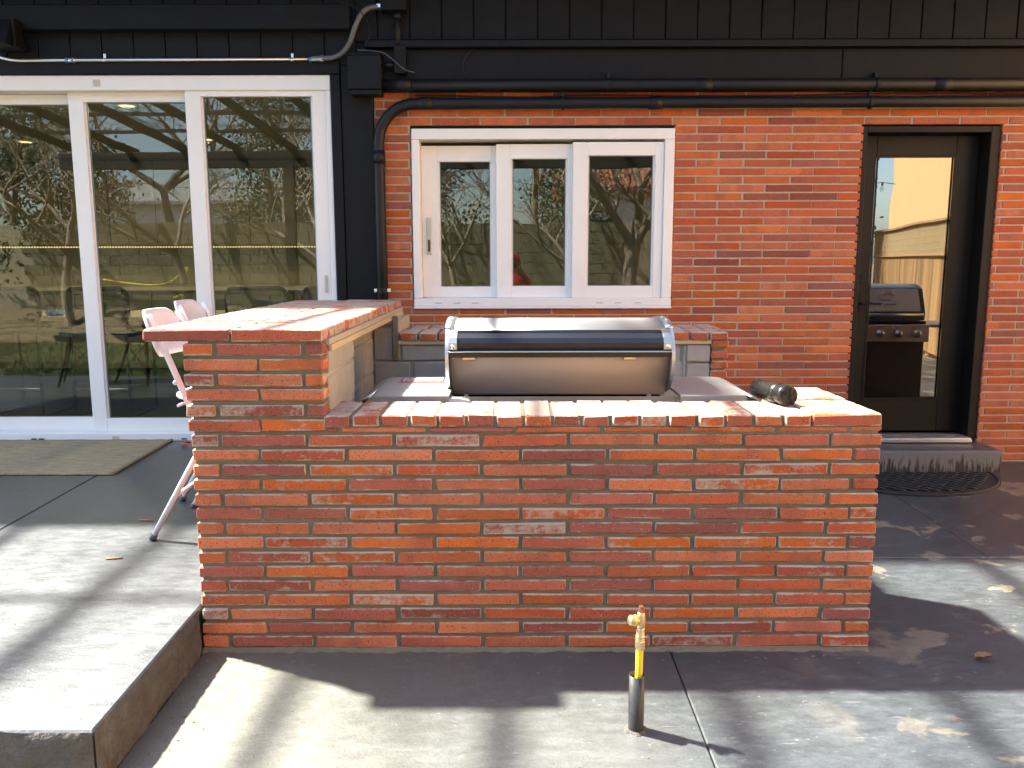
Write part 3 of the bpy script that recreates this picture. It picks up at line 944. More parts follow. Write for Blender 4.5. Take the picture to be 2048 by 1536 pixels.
for xx in (-2.525, -1.36):
    m = MB()
    m.lathe([(.011, -.008), (.0135, -.008), (.0135, .008), (.011, .008)], (xx, 5.383, 2.629), (1, 0, 0), 12)
    m.box(xx - .008, xx + .008, 5.392, 5.3945, 2.64, 2.668)
    m.build('strap', 'zinc', ec)
# loose black wires
wr = MB().tube(smooth_path([(-1.0, 5.33, 3.02), (-.985, 5.325, 2.99), (-1.05, 5.328, 2.965), (-.93, 5.30, 2.90), (-.875, 5.33, 2.83), (-.87, 5.34, 2.76), (-.90, 5.34, 2.70)], 6), .0028, 6)
tag(wr.build('loose_wire', 'black_pipe'), 'thin loose wire dangling behind the grey flexible conduit', 'wire')
wr = MB().tube(smooth_path([(-.235, 5.39, 2.692), (-.28, 5.375, 2.65), (-.30, 5.37, 2.58), (-.285, 5.375, 2.53), (-.24, 5.385, 2.503)], 6), .004, 6)
tag(wr.build('cable', 'black_pipe'), 'black cable looping down from the flashing to the upper pipe', 'cable')
wr = MB().tube(smooth_path([(-.60, 5.40, 2.42), (.1, 5.395, 2.405), (.5, 5.40, 2.418), (1.2, 5.395, 2.41), (1.9, 5.40, 2.416), (2.4, 5.395, 2.424), (3.4, 5.40, 2.42), (4.6, 5.40, 2.42)], 6), .005, 6)
tag(wr.build('cable', 'black_pipe'), 'thin black cable strung between the two black wall pipes', 'cable')
wr = MB().tube(smooth_path([(-.60, 5.35, 2.545), (-.66, 5.325, 2.56), (-.74, 5.325, 2.625), (-.80, 5.30, 2.655), (-.94, 5.31, 2.668)], 6), .003, 6)
tag(wr.build('loose_wire', 'grey_conduit'), 'thin wire crossing the small slim black box', 'wire')
fx = thing('wall_light', (-3.05, 5.35, 2.66), 'black wedge shaped wall light under the dark beam', 'wall light')
f_ = MB()
f_.add([(-3.165, 5.16, 2.678), (-3.005, 5.16, 2.678), (-3.005, 5.405, 2.678), (-3.165, 5.405, 2.678), (-3.075, 5.25, 2.835), (-3.005, 5.25, 2.835), (-3.005, 5.327, 2.835), (-3.10, 5.327, 2.835)],
       [(3, 2, 1, 0), (4, 5, 6, 7), (0, 1, 5, 4), (1, 2, 6, 5), (2, 3, 7, 6), (3, 0, 4, 7)])
f_.build('shade', 'black_paint', fx)
MB().box(-3.004, -2.985, 5.24, 5.328, 2.67, 2.84, .003).build('end_plate', 'black_paint', fx)

# ------------------------------------------------------------------ the brick counter
DF = 2.83
ctr = thing('brick_counter', (.08, DF, 0), 'long low red brick barbecue counter with a raised bar end', 'counter')
XL, XR = -1.120, 1.290
Mz = .05324
def cz_(k): return .033 + Mz * k
HB = .0405
JW = .0115
mo = MB()
rc = .010
mo.box(XL + rc, XR - rc, DF + rc, DF + .088, -.06, .806)
mo.box(XL + rc, -.660, DF + rc + .0005, DF + .087, .806, 1.127)
mo.box(XR - .09, XR - rc, DF + .088, 3.44, -.06, .806)
mo.box(XL + rc, XL + .09, DF + .0882, 4.86, -.06, 1.127)
mo.box(-.66, XR - .012, DF + .0075, 3.10, .797, .864)
mo.box(1.05, XR - .014, 3.09, 3.435, .79, .863)
mo.box(-1.255, -.660, DF + .012, 4.865, 1.1275, 1.163)
mort = mo.build('mortar', 'mortar', ctr, fixn=False)
# squeezed mortar foot along the ground
ft = MB()
n = 90
pts = [(XL + (XR - XL) * i / n, random.uniform(.004, .022)) for i in range(n + 1)]
vs, fs = [], []
for x, d in pts:
    vs += [(x, DF - d, -.002), (x, DF - d * .3, .010 + random.uniform(-.003, .004)), (x, DF + .01, .014)]
for i in range(n):
    for k in range(2):
        a = i * 3 + k
        fs.append((a, a + 3, a + 4, a + 1))
ft.add(vs, fs, True).build('mortar_foot', 'mortar', ctr)

def course(segs, k, ymid, mat, z=None, h=HB, j=.0028):
    for a, b_ in segs:
        l = b_ - a - JW
        if l > .02:
            brick((a + b_) / 2, ymid + .0465 + random.uniform(-.0035, .003), cz_(k) if z is None else z, l, .093, h, mat, ctr, j=j * .6, rj=.55, ch=.0032, jit=.0018, variants=7)
for k in range(15):
    if k % 2 == 0:
        J = [XL - JW / 2, XL + .098]
        J += [J[1] + .3048 * n for n in range(1, 8)] + [XR + JW / 2]
    else:
        J = [XL - JW / 2, XL + .235]
        J += [J[1] + .3048 * n for n in range(1, 7)]
        J += [J[-1] + .248, XR + JW / 2]
    course(list(zip(J[:-1], J[1:])), k, DF, 'brick')
for k in range(15, 21):
    if k % 2 == 0:
        J = [XL - .012 - JW / 2, XL + .098, XL + .098 + .305, -.652 + JW / 2]
    else:
        J = [XL - .008 - JW / 2, XL + .245, -.652 + JW / 2]
    course(list(zip(J[:-1], J[1:])), k, DF, 'brick')
J = [-.655, -.60] + [-.60 + .305 * n for n in range(1, 6)] + [1.175, XR + JW / 2]
course(list(zip(J[:-1], J[1:])), 15, DF + .002, 'brick', z=.8155, h=.0175)
# coping of the low wall: headers, then stretchers on the right wing
for n in range(17):
    a = -.660 + .1002 * n
    brick(a + .0501, DF + .142 + random.uniform(-.004, .003), .848 + random.uniform(-.001, .001), .0885, .286, .041, 'coping', ctr, j=.001, rj=.7, ch=.004, jit=.002, variants=8)
for n in range(6):
    y = DF + .0465 + .1035 * n
    brick(1.167 + random.uniform(-.003, .003), y, .848, .240, .0945, .041, 'coping_bar', ctr, j=.001, rj=.6, ch=.004, jit=.002)
# bar top: two stretchers wide
for n in range(20):
    y = DF + .0465 + .1025 * n
    s = random.uniform(-.006, .006)
    brick(-1.117, y, 1.148, .301, .0945, .041, 'coping_bar', ctr, j=.0015, rj=.5, ch=.004, jit=.002)
    brick(-.8035, y, 1.148, .308, .0945, .041, 'coping_bar', ctr, j=.0015, rj=.5, ch=.004, jit=.002)
# bricks of the sides that face away
sideb = MB()
for k in range(21):
    z = cz_(k)
    y = DF + .102 + (.15 if k % 2 else 0)
    if k % 2:
        sideb.box(XL, XL + .09, DF + .102, y - JW, z - HB / 2, z + HB / 2, .003, .0015)
    while y < 4.86:
        e_ = min(y + .292, 4.862)
        if e_ - y > .03:
            sideb.box(XL, XL + .09, y, e_, z - HB / 2, z + HB / 2, .003, .0015)
        y += .305
    if k < 15:
        y = DF + .102 + (.15 if k % 2 else 0)
        if k % 2:
            sideb.box(XR - .09, XR, DF + .102, y - JW, z - HB / 2, z + HB / 2, .003, .0015)
        while y < 3.44:
            e_ = min(y + .292, 3.442)
            if e_ - y > .03:
                sideb.box(XR - .09, XR, y, e_, z - HB / 2, z + HB / 2, .003, .0015)
            y += .305
        for xx in (XR - .09,):
            sideb.box(xx + .001, XR - .001, 3.4435, 3.452, z - HB / 2, z + HB / 2, .002)
stuff(sideb.build('brick', 'brick_y', ctr, fixn=False))

# block core
def cblock(x0, x1, y0, y1, z0, z1, nm='block'):
    MB().box(x0, x1, y0, y1, z0, z1, .005, .0015).build(nm, 'block', ctr, fixn=False)
core = MB()
core.box(-.97, -.655, 2.925, 3.385, 0, 1.085)
core.box(-.97, -.745, 3.385, 4.86, 0, 1.085)
core.box(-1.02, 1.05, 4.392, 4.86, 0, .955)
core.box(-1.02, -.60, 4.3925, 4.859, .955, 1.085)
core.box(-.66, XR - .09, 2.92, 3.08, 0, .80)
core.box(XR - .26, XR - .091, 3.08, 3.43, 0, .79)
core.build('block_joint', 'block_mortar', ctr, fixn=False)
for z0, z1 in ((.40, .595), (.606, .800), (.812, .995), (1.005, 1.083)):          # inner face of the front pier
    cblock(-.662, -.648, 2.928, 3.383, z0, z1)
    for ya, yb in ((3.390, 3.70), (3.71, 4.09), (4.10, 4.386)):
        cblock(-.752, -.738, ya, yb, z0, z1)
for r_, (z0, z1) in enumerate(((.28, .465), (.475, .66), (.67, .862))):           # rear wall facing the grill
    off = -.735 if r_ % 2 else -.93
    x = off
    while x < .90:
        x2 = min(x + .395, .925)
        if x2 > -.735:
            cblock(max(x, -.735), x2 - .008, 4.380, 4.396, z0, z1)
        x += .403
cblock(-.735, -.595, 4.380, 4.396, .872, 1.050)
cblock(-.735, -.612, 4.381, 4.396, 1.058, 1.084)
cblock(-.585, -.10, 4.380, 4.396, .872, .952)
cblock(-.09, .31, 4.380, 4.396, .872, .952)
cblock(.32, .86, 4.380, 4.396, .872, .952)
cblock(.925, 1.052, 4.372, 4.392, .862, .952)
cblock(.925, 1.052, 4.372, 4.392, .60, .852)
cblock(.905, .923, 4.374, 4.50, .60, .952)
MB().box(-.68, -.640, 2.90, 4.872, 1.1065, 1.1285, .002).build('mortar_bed', 'block_mortar', ctr)
MB().box(-.652, -.637, 2.925, 4.875, 1.082, 1.1055, .002).build('wood_strip', 'wood_strip', ctr)
MB().box(-.60, -.30, 4.366, 4.385, .957, .981, .002).build('wood_strip', 'wood_strip', ctr)
MB().box(-.298, .40, 4.366, 4.385, .957, .981, .002).build('wood_strip', 'wood_strip', ctr)
MB().box(.402, 1.055, 4.366, 4.385, .957, .981, .002).build('wood_strip', 'wood_strip', ctr)
# rear ledge: two rows of bricks, right-hand pier of cut bricks
MB().box(-.59, 1.13, 4.37, 4.86, .982, 1.008).build('ledge_bed', 'mortar', ctr, fixn=False)
for n in range(17):
    a = -.595 + .1022 * n
    brick(a + .0511, 4.352 + .125, 1.000, .0905, .246, .041, 'coping', ctr, j=.001, rj=.8, ch=.004, jit=.002)
for n in range(17):
    a = -.575 + .1022 * n
    brick(a + .0511, 4.74, 1.000, .0905, .262, .041, 'coping', ctr, j=.001, rj=.8, ch=.004, jit=.002)
MB().box(1.06, 1.128, 4.375, 4.86, 0, .975).build('pier_mortar', 'mortar', ctr, fixn=False)
for k in range(18):
    brick(1.100, 4.365 + .05, .955 - .0535 * k, .088, .10, .040, 'coping', ctr, j=.002, rj=1.2, ch=.005, jit=.003)
MB().box(-.63, -.600, 4.36, 4.38, .872, 1.11, .004).build('mortar_smear', 'mortar', ctr)

# ------------------------------------------------------------------ the built-in grill
gr = thing('built_in_grill', (.19, 3.7, gz(3.7)), 'stainless built in barbecue with a barrel hood set in the brick counter', 'grill')
gx0, gx1 = -.274, .668
# side plate outline in (y, z)
prof = [(3.56, .832), (3.475, .856), (3.415, .900), (3.378, .952), (3.365, 1.005), (3.372, 1.045), (3.395, 1.085), (3.44, 1.118), (3.50, 1.139), (3.58, 1.148), (3.72, 1.145), (3.86, 1.118), (3.97, 1.05), (4.02, .96), (4.02, .86), (3.98, .83)]
def catmull(pts, n=4):
    P = [Vector((p[0], p[1], 0)) for p in pts]
    N_ = len(P)
    out = []
    for i in range(N_ - 1):
        p0, p1, p2, p3 = P[max(i - 1, 0)], P[i], P[i + 1], P[min(i + 2, N_ - 1)]
        for k in range(n):
            t = k / n
            q = .5 * ((2 * p1) + (-p0 + p2) * t + (2 * p0 - 5 * p1 + 4 * p2 - p3) * t * t + (-p0 + 3 * p1 - 3 * p2 + p3) * t ** 3)
            out.append((q.x, q.y))
    out.append((P[-1].x, P[-1].y))
    return out
cp = catmull(prof)
for xa, xb in ((gx0, gx0 + .014), (gx1 - .014, gx1)):
    MB().prism(cp, 'x', xa, xb).build('side_plate', 'steel', gr)
# rolled end bands over the top
def shell(pts, x0, x1, off, th):
    n = len(pts)
    outer, inner = [], []
    for i in range(n):
        a, b_ = pts[max(i - 1, 0)], pts[min(i + 1, n - 1)]
        t = Vector((b_[0] - a[0], b_[1] - a[1])).normalized()
        nn = Vector((-t.y, t.x))
        outer.append((pts[i][0] + nn.x * off, pts[i][1] + nn.y * off))
        inner.append((pts[i][0] + nn.x * (off - th), pts[i][1] + nn.y * (off - th)))
    return outer + inner[::-1]
top = [p for p in cp if p[1] > 1.0 and p[0] > 3.452]
top = [p for p in cp[cp.index(top[0]):] if True]
i0 = min(range(len(cp)), key=lambda i: abs(cp[i][0] - 3.425) + abs(cp[i][1] - 1.11))
tp = cp[i0:-3]
sh = MB()
ol = shell(tp, 0, 0, -.002, .008)
sh.prism(ol, 'x', gx0 + .0145, gx1 - .0145, True).build('hood_skin', 'steel', gr)
for xa, xb in ((gx0 - .002, gx0 + .030), (gx1 - .030, gx1 + .002)):
    MB().prism(shell(cp[i0 + 1:i0 + 26], 0, 0, .004, .006), 'x', xa, xb, True).build('end_band', 'steel', gr)
# black handle rail across the front of the hood
hp = [(3.432, 1.113), (3.398, 1.102), (3.370, 1.085), (3.358, 1.066), (3.358, 1.048), (3.366, 1.036), (3.40, 1.034), (3.44, 1.06)]
MB().prism(hp, 'x', gx0 + .051, gx1 - .051).build('handle_rail', 'handle_black', gr)
MB().box(gx0 + .016, gx1 - .016, 3.356, 3.372, 1.027, 1.033, .002).build('trim_strip', 'steel', gr)
MB().box(gx0 + .016, gx1 - .016, 3.385, 3.45, 1.004, 1.0335).build('shadow_rail', 'handle_black', gr)
for xa in (gx0 + .016, gx1 - .050):
    b_ = MB().prism([(3.425, 1.113), (3.394, 1.105), (3.364, 1.088), (3.353, 1.066), (3.353, 1.040), (3.38, 1.034), (3.42, 1.06)], 'x', xa, xa + .034).build('handle_bracket', 'steel_dull', gr)
    MB().lathe([(0, .006), (.007, .005), (.0095, 0)], (xa + .017, 3.353, 1.052), (0, -1, 0), 12).build('bolt', 'zinc', gr)
for xa in (gx0 + .014, gx1 - .014):
    for yy, zz, nn in ((3.452, 1.130, (0, -.45, .9)), (3.52, 1.149, (0, -.25, .97)), (3.62, 1.153, (0, 0, 1))):
        MB().lathe([(0, .004), (.004, .003), (.0055, -.001)], (xa, yy, zz), nn, 10).build('rivet', 'zinc', gr)
for xa in (gx0 + .03, .05, .20, .35, gx1 - .03):
    MB().lathe([(0, .003), (.0035, .002), (.0045, -.001)], (xa, 3.4035, 1.0), (0, -1, .1), 10).build('screw', 'zinc', gr)
# lower front of the barrel, sloping inwards
pn = MB()
ch_ = [(3.404, 1.012), (3.412, .985), (3.435, .930), (3.474, .868), (3.505, .828)]
pp = catmull(ch_, 4)
pl = pp + [(y + .008, z + .010) for y, z in reversed(pp)]
pn.prism(pl, 'x', gx0 + .0165, gx1 - .0165, True).build('hood_panel', 'hood_panel', gr)
for xa in (-.205, .46):
    MB().box(xa, xa + .052, 3.392, 3.406, .992, 1.004, .002).build('stop_tab', 'brass', gr)
for xa in (gx0 + .07, gx1 - .09):
    MB().box(xa, xa + .015, 3.50, 3.515, .78, .832).build('hinge_post', 'hood_panel', gr)
# firebox and lip
fb = MB()
fb.box(gx0 + .016, gx1 - .016, 3.60, 4.00, .45, .826)
fb.box(gx0 + .01, gx1 - .01, 3.33, 3.60, .45, .775)
fb.box(gx0 + .01, gx1 - .01, 3.335, 3.350, .775, .835)
fb.build('firebox', 'handle_black', gr, fixn=False)
MB().prism([(gx0 - .01, .80), (gx0 - .01, .846), (gx0 + .06, .846), (gx0 + .10, .836), (gx0 + .135, .80)], 'y', 3.318, 3.330).build('corner_guard', 'white_metal', gr)
MB().box(gx0 + .012, gx1 - .01, 3.3285, 3.3345, .78, .850).build('front_lip', 'steel_dull', gr)
# side shelves with rounded outer ends
def shelf(xi, xo, z=.862):
    s = 1 if xo > xi else -1
    m = MB()
    yb, yf_ = 3.815, 3.285
    r_ = .05
    out = [(xi, yf_), (xo - s * r_ * .3, yf_)]
    out += [(xo - s * r_ + s * r_ * math.sin(a), yb - r_ + r_ * math.cos(a)) for a in [math.pi / 2 - math.pi / 2 * i / 6 for i in range(7)]]
    out += [(xi, yb)]
    m.prism(out, 'z', z - .012, z)
    m.box(min(xi, xo - s * .015), max(xi, xo - s * .015), yf_ - .004, yf_ + .0, z - .05, z - .003)
    m.build('side_shelf', 'steel', gr)
    m2 = MB()
    pts = []
    for i in range(9):
        t = i / 8
        a = math.pi / 2 * t
        pts.append((xo + s * .052 * math.sin(a) - s * .002, z - .004 - .045 * (1 - math.cos(a))))
    pl_ = pts + [(x, zz - .008) for x, zz in reversed(pts)]
    m2.prism(pl_, 'y', yf_ - .004, yb - .03, True)
    m2.build('shelf_end', 'steel_dull', gr)
shelf(gx0 + .02, -.572)
shelf(gx1 + .01, .958)
# printed notice on the left shelf
ns = MB().box(-.505, -.300, 3.62, 3.80, .8625, .8632)
nt_ = ns.build('notice', 'steel_dull', gr, fixn=False)
b_ = MB()
b_.box(-.500, -.305, 3.66, 3.79, .8634, .8638)
b_.build('print_block', 'dark_print', nt_, fixn=False)
pr_ = MB()
for r_ in range(6):
    x = -.492
    while x < -.32:
        w = random.uniform(.008, .03)
        pr_.box(x, min(x + w, -.312), 3.675 + r_ * .018, 3.684 + r_ * .018, .8640, .8643)
        x += w + .006
pr_.build('print_lines', 'white_metal', nt_, fixn=False)
MB().box(-.508, -.297, 3.625, 3.650, .8634, .8638).build('red_band', 'red_print', nt_, fixn=False)
# cart under it, standing on the ground inside the counter
ct = MB()
for xx in (gx0 + .02, gx1 - .05):
    for yy in (3.38, 3.93):
        ct.box(xx, xx + .03, yy, yy + .03, gz(3.7) - .01, .45)
ct.build('cart_frame', 'steel_dull', gr, fixn=False)

# roll of black plastic film on the coping
rl = thing('film_roll', (.985, 3.1, .869), 'rolled up black plastic film lying on the right end of the coping', 'roll')
fa, fb_ = Vector((1.010, 2.985, .9075)), Vector((.955, 3.19, .9065))
dv = (fb_ - fa).normalized()
L_ = (fb_ - fa).length
prf = [(.030, .002), (.0375, .0), (.0385, .02), (.037, .045), (.0385, .07), (.0365, .10), (.0375, .14), (.035, .18), (.0355, L_ - .004), (.030, L_)]
MB().lathe(prf, fa, dv, 28).build('roll', 'film', rl)
sp = MB()
a0 = Vector((dv.y, -dv.x, 0)).normalized(); a1 = dv.cross(a0)
spiral = []
for i in range(150):
    an = i * .28
    r_ = .006 + .031 * i / 150
    spiral.append(fa - dv * (.001 + .002 * math.sin(i * 1.7)) + (a0 * math.cos(an) + a1 * math.sin(an)) * r_)
sp.tube(spiral, .0013, 5).build('wound_edge', 'film', rl)
MB().lathe([(0, .004), (.036, .003)], fa, dv, 24, False).build('end_face', 'black_rubber', rl)
wrp = MB().lathe([(.0385, .052), (.0405, .055), (.0402, .075), (.0408, .092), (.0385, .096)], fa, dv, 28).build('tape_band', 'film', rl)

# ------------------------------------------------------------------ gas stub in the foreground
gs = thing('gas_stub', (.383, 2.335, gz(2.335)), 'yellow gas line with a brass valve rising from a black pipe sleeve', 'gas pipe')
px_, py_, pz_ = .3735, 2.332, gz(2.332)
MB().lathe([(.0235, -.02), (.0235, .178), (.0205, .178), (.0195, .17), (.0195, .02)], (px_, py_, pz_), (.0, 0, 1), 28).build('sleeve', 'abs', gs)
rg_ = MB()
vs, fs = [], []
for i in range(32):
    a = 2 * math.pi * i / 32
    ro_ = .030 + random.uniform(0, .010)
    vs += [(px_ + .0232 * math.cos(a), py_ + .0232 * math.sin(a), pz_ + .006), (px_ + (ro_ - .003) * math.cos(a), py_ + (ro_ - .003) * math.sin(a), pz_ + .004 + random.uniform(-.001, .001)), (px_ + ro_ * math.cos(a), py_ + ro_ * math.sin(a), pz_ - .002)]
for i in range(32):
    j = (i + 1) % 32
    for k in range(2):
        fs.append((i * 3 + k, j * 3 + k, j * 3 + k + 1, i * 3 + k + 1))
rg_.add(vs, fs, True).build('grout_ring', 'conc_rough', gs)
ln_ = Vector((.018, .02, 1)).normalized()
cc = Vector((px_ + .004, py_ + .003, pz_ + .02))
pr2 = []
h = 0.0
while h < .245:
    pr2 += [(.0100, h), (.0112, h + .0015), (.0112, h + .003), (.0100, h + .0045)]
    h += .0052
MB().lathe(pr2, cc, ln_, 18).build('corrugated_line', 'yellow', gs)
t = lambda hh: cc + ln_ * hh
MB().lathe([(.0, .236), (.0135, .236), (.0155, .241), (.0155, .262), (.0135, .266), (0, .266)], cc, ln_, 6, False).build('hex_nut', 'brass', gs)
MB().lathe([(.0, .264), (.0145, .266), (.0145, .270), (.0125, .272), (.0145, .274), (.0145, .278), (.0125, .280), (.0135, .292), (.0115, .297), (.013, .305), (0, .305)], cc, ln_, 20).build('collar', 'brass', gs)
MB().lathe([(0, .300), (.0125, .303), (.015, .318), (.0135, .337), (.0115, .345), (.0105, .352), (0, .352)], cc, ln_, 20).build('valve_body', 'brass', gs)
vb = t(.324)
MB().lathe([(.011, 0), (.0135, .012), (.0155, .022), (.0155, .034), (.013, .038), (0, .038)], vb, (-1, -.25, .22), 18).build('side_port', 'brass', gs)
MB().lathe([(.0158, .017), (.017, .018), (.017, .022), (.0158, .023)], vb, (-1, -.25, .22), 18).build('port_ring', 'yellow', gs)
MB().lathe([(0, .350), (.0098, .350), (.0098, .362), (0, .362)], cc, ln_, 6, False).build('valve_cap', 'copper', gs)
MB().box(t(.362).x - .006, t(.362).x + .006, t(.362).y - .006, t(.362).y + .006, t(.362).z - .002, t(.362).z + .010, .0015).build('valve_square', 'copper', gs)

# ------------------------------------------------------------------ white folding bar stools
def bar_stool(cy, label, first=None):
    th_ = thing('bar_stool', (-1.40, cy, gz(cy, .165)), label, 'bar stool', 'white folding bar stools at the brick bar')
    z0 = gz(cy, .165) + .0
    hw = .21
    for s in (-1, 1):
        y = cy + s * hw
        yt = cy + s * .160
        # back upright running down to the front foot
        MB().tube([(-1.575, yt, z0 + .985), (-1.560, yt, z0 + .955), (-1.185, cy + s * .195, z0 + .012)], .0135, 12).build('back_leg', 'white_metal', th_)
        # rear leg from under the seat to the back foot
        MB().tube([(-1.585, cy + s * .235, z0 + .012), (-1.24, cy + s * .205, z0 + .62)], .0125, 12).build('leg', 'white_metal', th_)
        MB().lathe([(0, 0), (.016, .0), (.017, .018), (.0145, .024)], (-1.590, cy + s * .2355, z0), (.45, 0, 1), 12).build('foot_cap', 'grey_conduit', th_)
        MB().lathe([(0, 0), (.016, .0), (.017, .018), (.0145, .024)], (-1.180, cy + s * .195, z0), (-.4, 0, 1), 12).build('foot_cap', 'grey_conduit', th_)
    for s in (-1, 1):
        MB().lathe([(0, .006), (.008, .005), (.011, 0)], (-1.376, cy + s * .186 + s * .013, z0 + .43), (0, s, 0), 12).build('rivet', 'zinc', th_)
        MB().lathe([(0, .005), (.007, .004), (.010, 0)], (-1.47, cy + s * .166 + s * .013, z0 + .69), (0, s, 0), 12).build('rivet', 'zinc', th_)
    MB().tube([(-1.300, cy - .20, z0 + .245), (-1.300, cy + .20, z0 + .245)], .010, 10).build('foot_rest', 'white_metal', th_)
    MB().tube([(-1.485, cy - .225, z0 + .19), (-1.485, cy + .225, z0 + .19)], .009, 10).build('rail', 'white_metal', th_)
    MB().tube([(-1.46, cy - .185, z0 + .59), (-1.46, cy + .185, z0 + .59)], .007, 8).build('seat_bar', 'white_metal', th_)
    # seat: rounded pad
    o = []
    for i in range(32):
        a = 2 * math.pi * i / 32
        c, s = math.cos(a), math.sin(a)
        o.append((-1.345 + .165 * math.copysign(abs(c) ** .6, c), cy + .165 * math.copysign(abs(s) ** .6, s)))
    m = MB()
    lay = [(.80, z0 + .605), (.97, z0 + .612), (1.0, z0 + .622), (.985, z0 + .632), (.90, z0 + .637), (.3, z0 + .632)]
    vs, fs = [], []
    for sc_, z in lay:
        for x, y in o:
            vs.append((-1.345 + (x + 1.345) * sc_, cy + (y - cy) * sc_, z))
    for i in range(len(lay) - 1):
        for k in range(32):
            fs.append((i * 32 + k, i * 32 + (k + 1) % 32, (i + 1) * 32 + (k + 1) % 32, (i + 1) * 32 + k))
    fs.append(tuple(range(31, -1, -1))); fs.append(tuple((len(lay) - 1) * 32 + k for k in range(32)))
    m.add(vs, fs, True).build('seat', 'white_metal', th_)
    # backrest: curved board with rounded upper corners
    m = MB()
    nx, nz = 20, 8
    vs = []
    for side in (0, 1):
        for j in range(nz + 1):
            v_ = j / nz
            for i in range(nx + 1):
                u = i / nx * 2 - 1
                hgt = 1 - .32 * max(0, abs(u) - .55) ** 2 / .2025
                lowr = .25 * max(0, abs(u) - .6) ** 2 / .16
                vz = lowr + (hgt - lowr) * v_
                z = z0 + .80 + .205 * vz
                x = -1.512 - .050 * (1 - u * u) * .65 - .13 * vz * .5 - (0.0 if side == 0 else .012)
                vs.append((x, cy - .03 + u * .178, z))
    fs = []
    W_ = nx + 1
    for side in (0, 1):
        o_ = side * W_ * (nz + 1)
        for j in range(nz):
            for i in range(nx):
                a = o_ + j * W_ + i
                fs.append((a, a + 1, a + W_ + 1, a + W_))
    o2 = W_ * (nz + 1)
    for i in range(nx):
        fs.append((i, i + 1, o2 + i + 1, o2 + i))
        a = nz * W_ + i
        fs.append((a, a + 1, o2 + a + 1, o2 + a))
    for j in range(nz):
        a = j * W_
        fs.append((a, a + W_, o2 + a + W_, o2 + a))
        a = j * W_ + nx
        fs.append((a, a + W_, o2 + a + W_, o2 + a))
    m.add(vs, fs, True).build('backrest', 'white_metal', th_)
    return th_
bar_stool(3.755, 'nearer white folding bar stool with its leg on the sunlit slab')
st2 = bar_stool(4.32, 'farther white folding bar stool behind the bar, only its back showing')
st2.location.x -= .09

# ------------------------------------------------------------------ rug, mat and small things on the floor
rg = MB()
rx0, rx1, ry0, ry1 = -4.6, -2.25, 4.56, 5.385
nx, ny = 60, 22
vs = []
for side in (0, 1):
    for j in range(ny + 1):
        for i in range(nx + 1):
            u, v_ = i / nx, j / ny
            x = rx0 + (rx1 - rx0) * u + (random.uniform(-.003, .003) if i == nx else 0) - .02 * (1 - v_) * 0
            y = ry0 + (ry1 - ry0) * v_ + (random.uniform(-.002, .002) if j in (0, ny) else 0) - .03 * u * (1 - v_) * 0
            z = gz(y, .165) + (.001 if side else .011 + random.uniform(-.0015, .0015))
            if side == 0 and i == nx: z += .004
            vs.append((x, y, z))
fs = []
W_ = nx + 1
for side in (0, 1):
    o_ = side * W_ * (ny + 1)
    for j in range(ny):
        for i in range(nx):
            a = o_ + j * W_ + i
            fs.append((a, a + 1, a + W_ + 1, a + W_))
o2 = W_ * (ny + 1)
for i in range(nx):
    for a in (i, ny * W_ + i):
        fs.append((a, a + 1, o2 + a + 1, o2 + a))
for j in range(ny):
    for a in (j * W_, j * W_ + nx):
        fs.append((a, a + W_, o2 + a + W_, o2 + a))
rg.add(vs, fs, True)
tag(rg.build('jute_rug', 'rug'), 'flat beige woven jute rug in front of the sliding door', 'rug')

mt = thing('door_mat', (2.5, 5.0, gz(5.0)), 'half round black rubber mat with a basket weave pattern below the step', 'mat')
mcx, mcy, mrx, mry = 2.46, 5.155, .60, .50
out = [(mcx + mrx * math.cos(a), mcy - mry * math.sin(a)) for a in [math.pi * i / 40 for i in range(41)]]
mb = MB()
vs = [(x, y, gz(y) + .001) for x, y in out] + [(x, y, gz(y) + .008) for x, y in out]
n = len(out)
fs = [(i, (i + 1) % n, n + (i + 1) % n, n + i) for i in range(n)] + [tuple(range(n))[::-1], tuple(range(n, 2 * n))]
mb.add(vs, fs).build('base', 'black_rubber', mt)
rim = MB().tube([(mcx + (mrx - .02) * math.cos(a), mcy - .012 - (mry - .03) * math.sin(a), gz(mcy - (mry - .03) * math.sin(a)) + .008) for a in [math.pi * i / 40 for i in range(41)]], .009, 8, flat=.6)
rim.build('rim', 'black_rubber', mt)
wv = MB()
for j in range(11):
    for i in range(-8, 9):
        x = mcx + i * .068 + (.034 if j % 2 else 0)
        y = mcy - .035 - j * .04
        dx, dy = (x - mcx) / (mrx - .06), (y - mcy) / (mry - .05)
        if dx * dx + dy * dy < .92:
            z = gz(y) + .008
            wv.tube([(x - .032, y + .012, z), (x - .012, y + .006, z + .007), (x + .012, y - .006, z + .007), (x + .032, y - .012, z)], .010, 6, flat=.6)
stuff(wv.build('weave', 'black_rubber', mt))

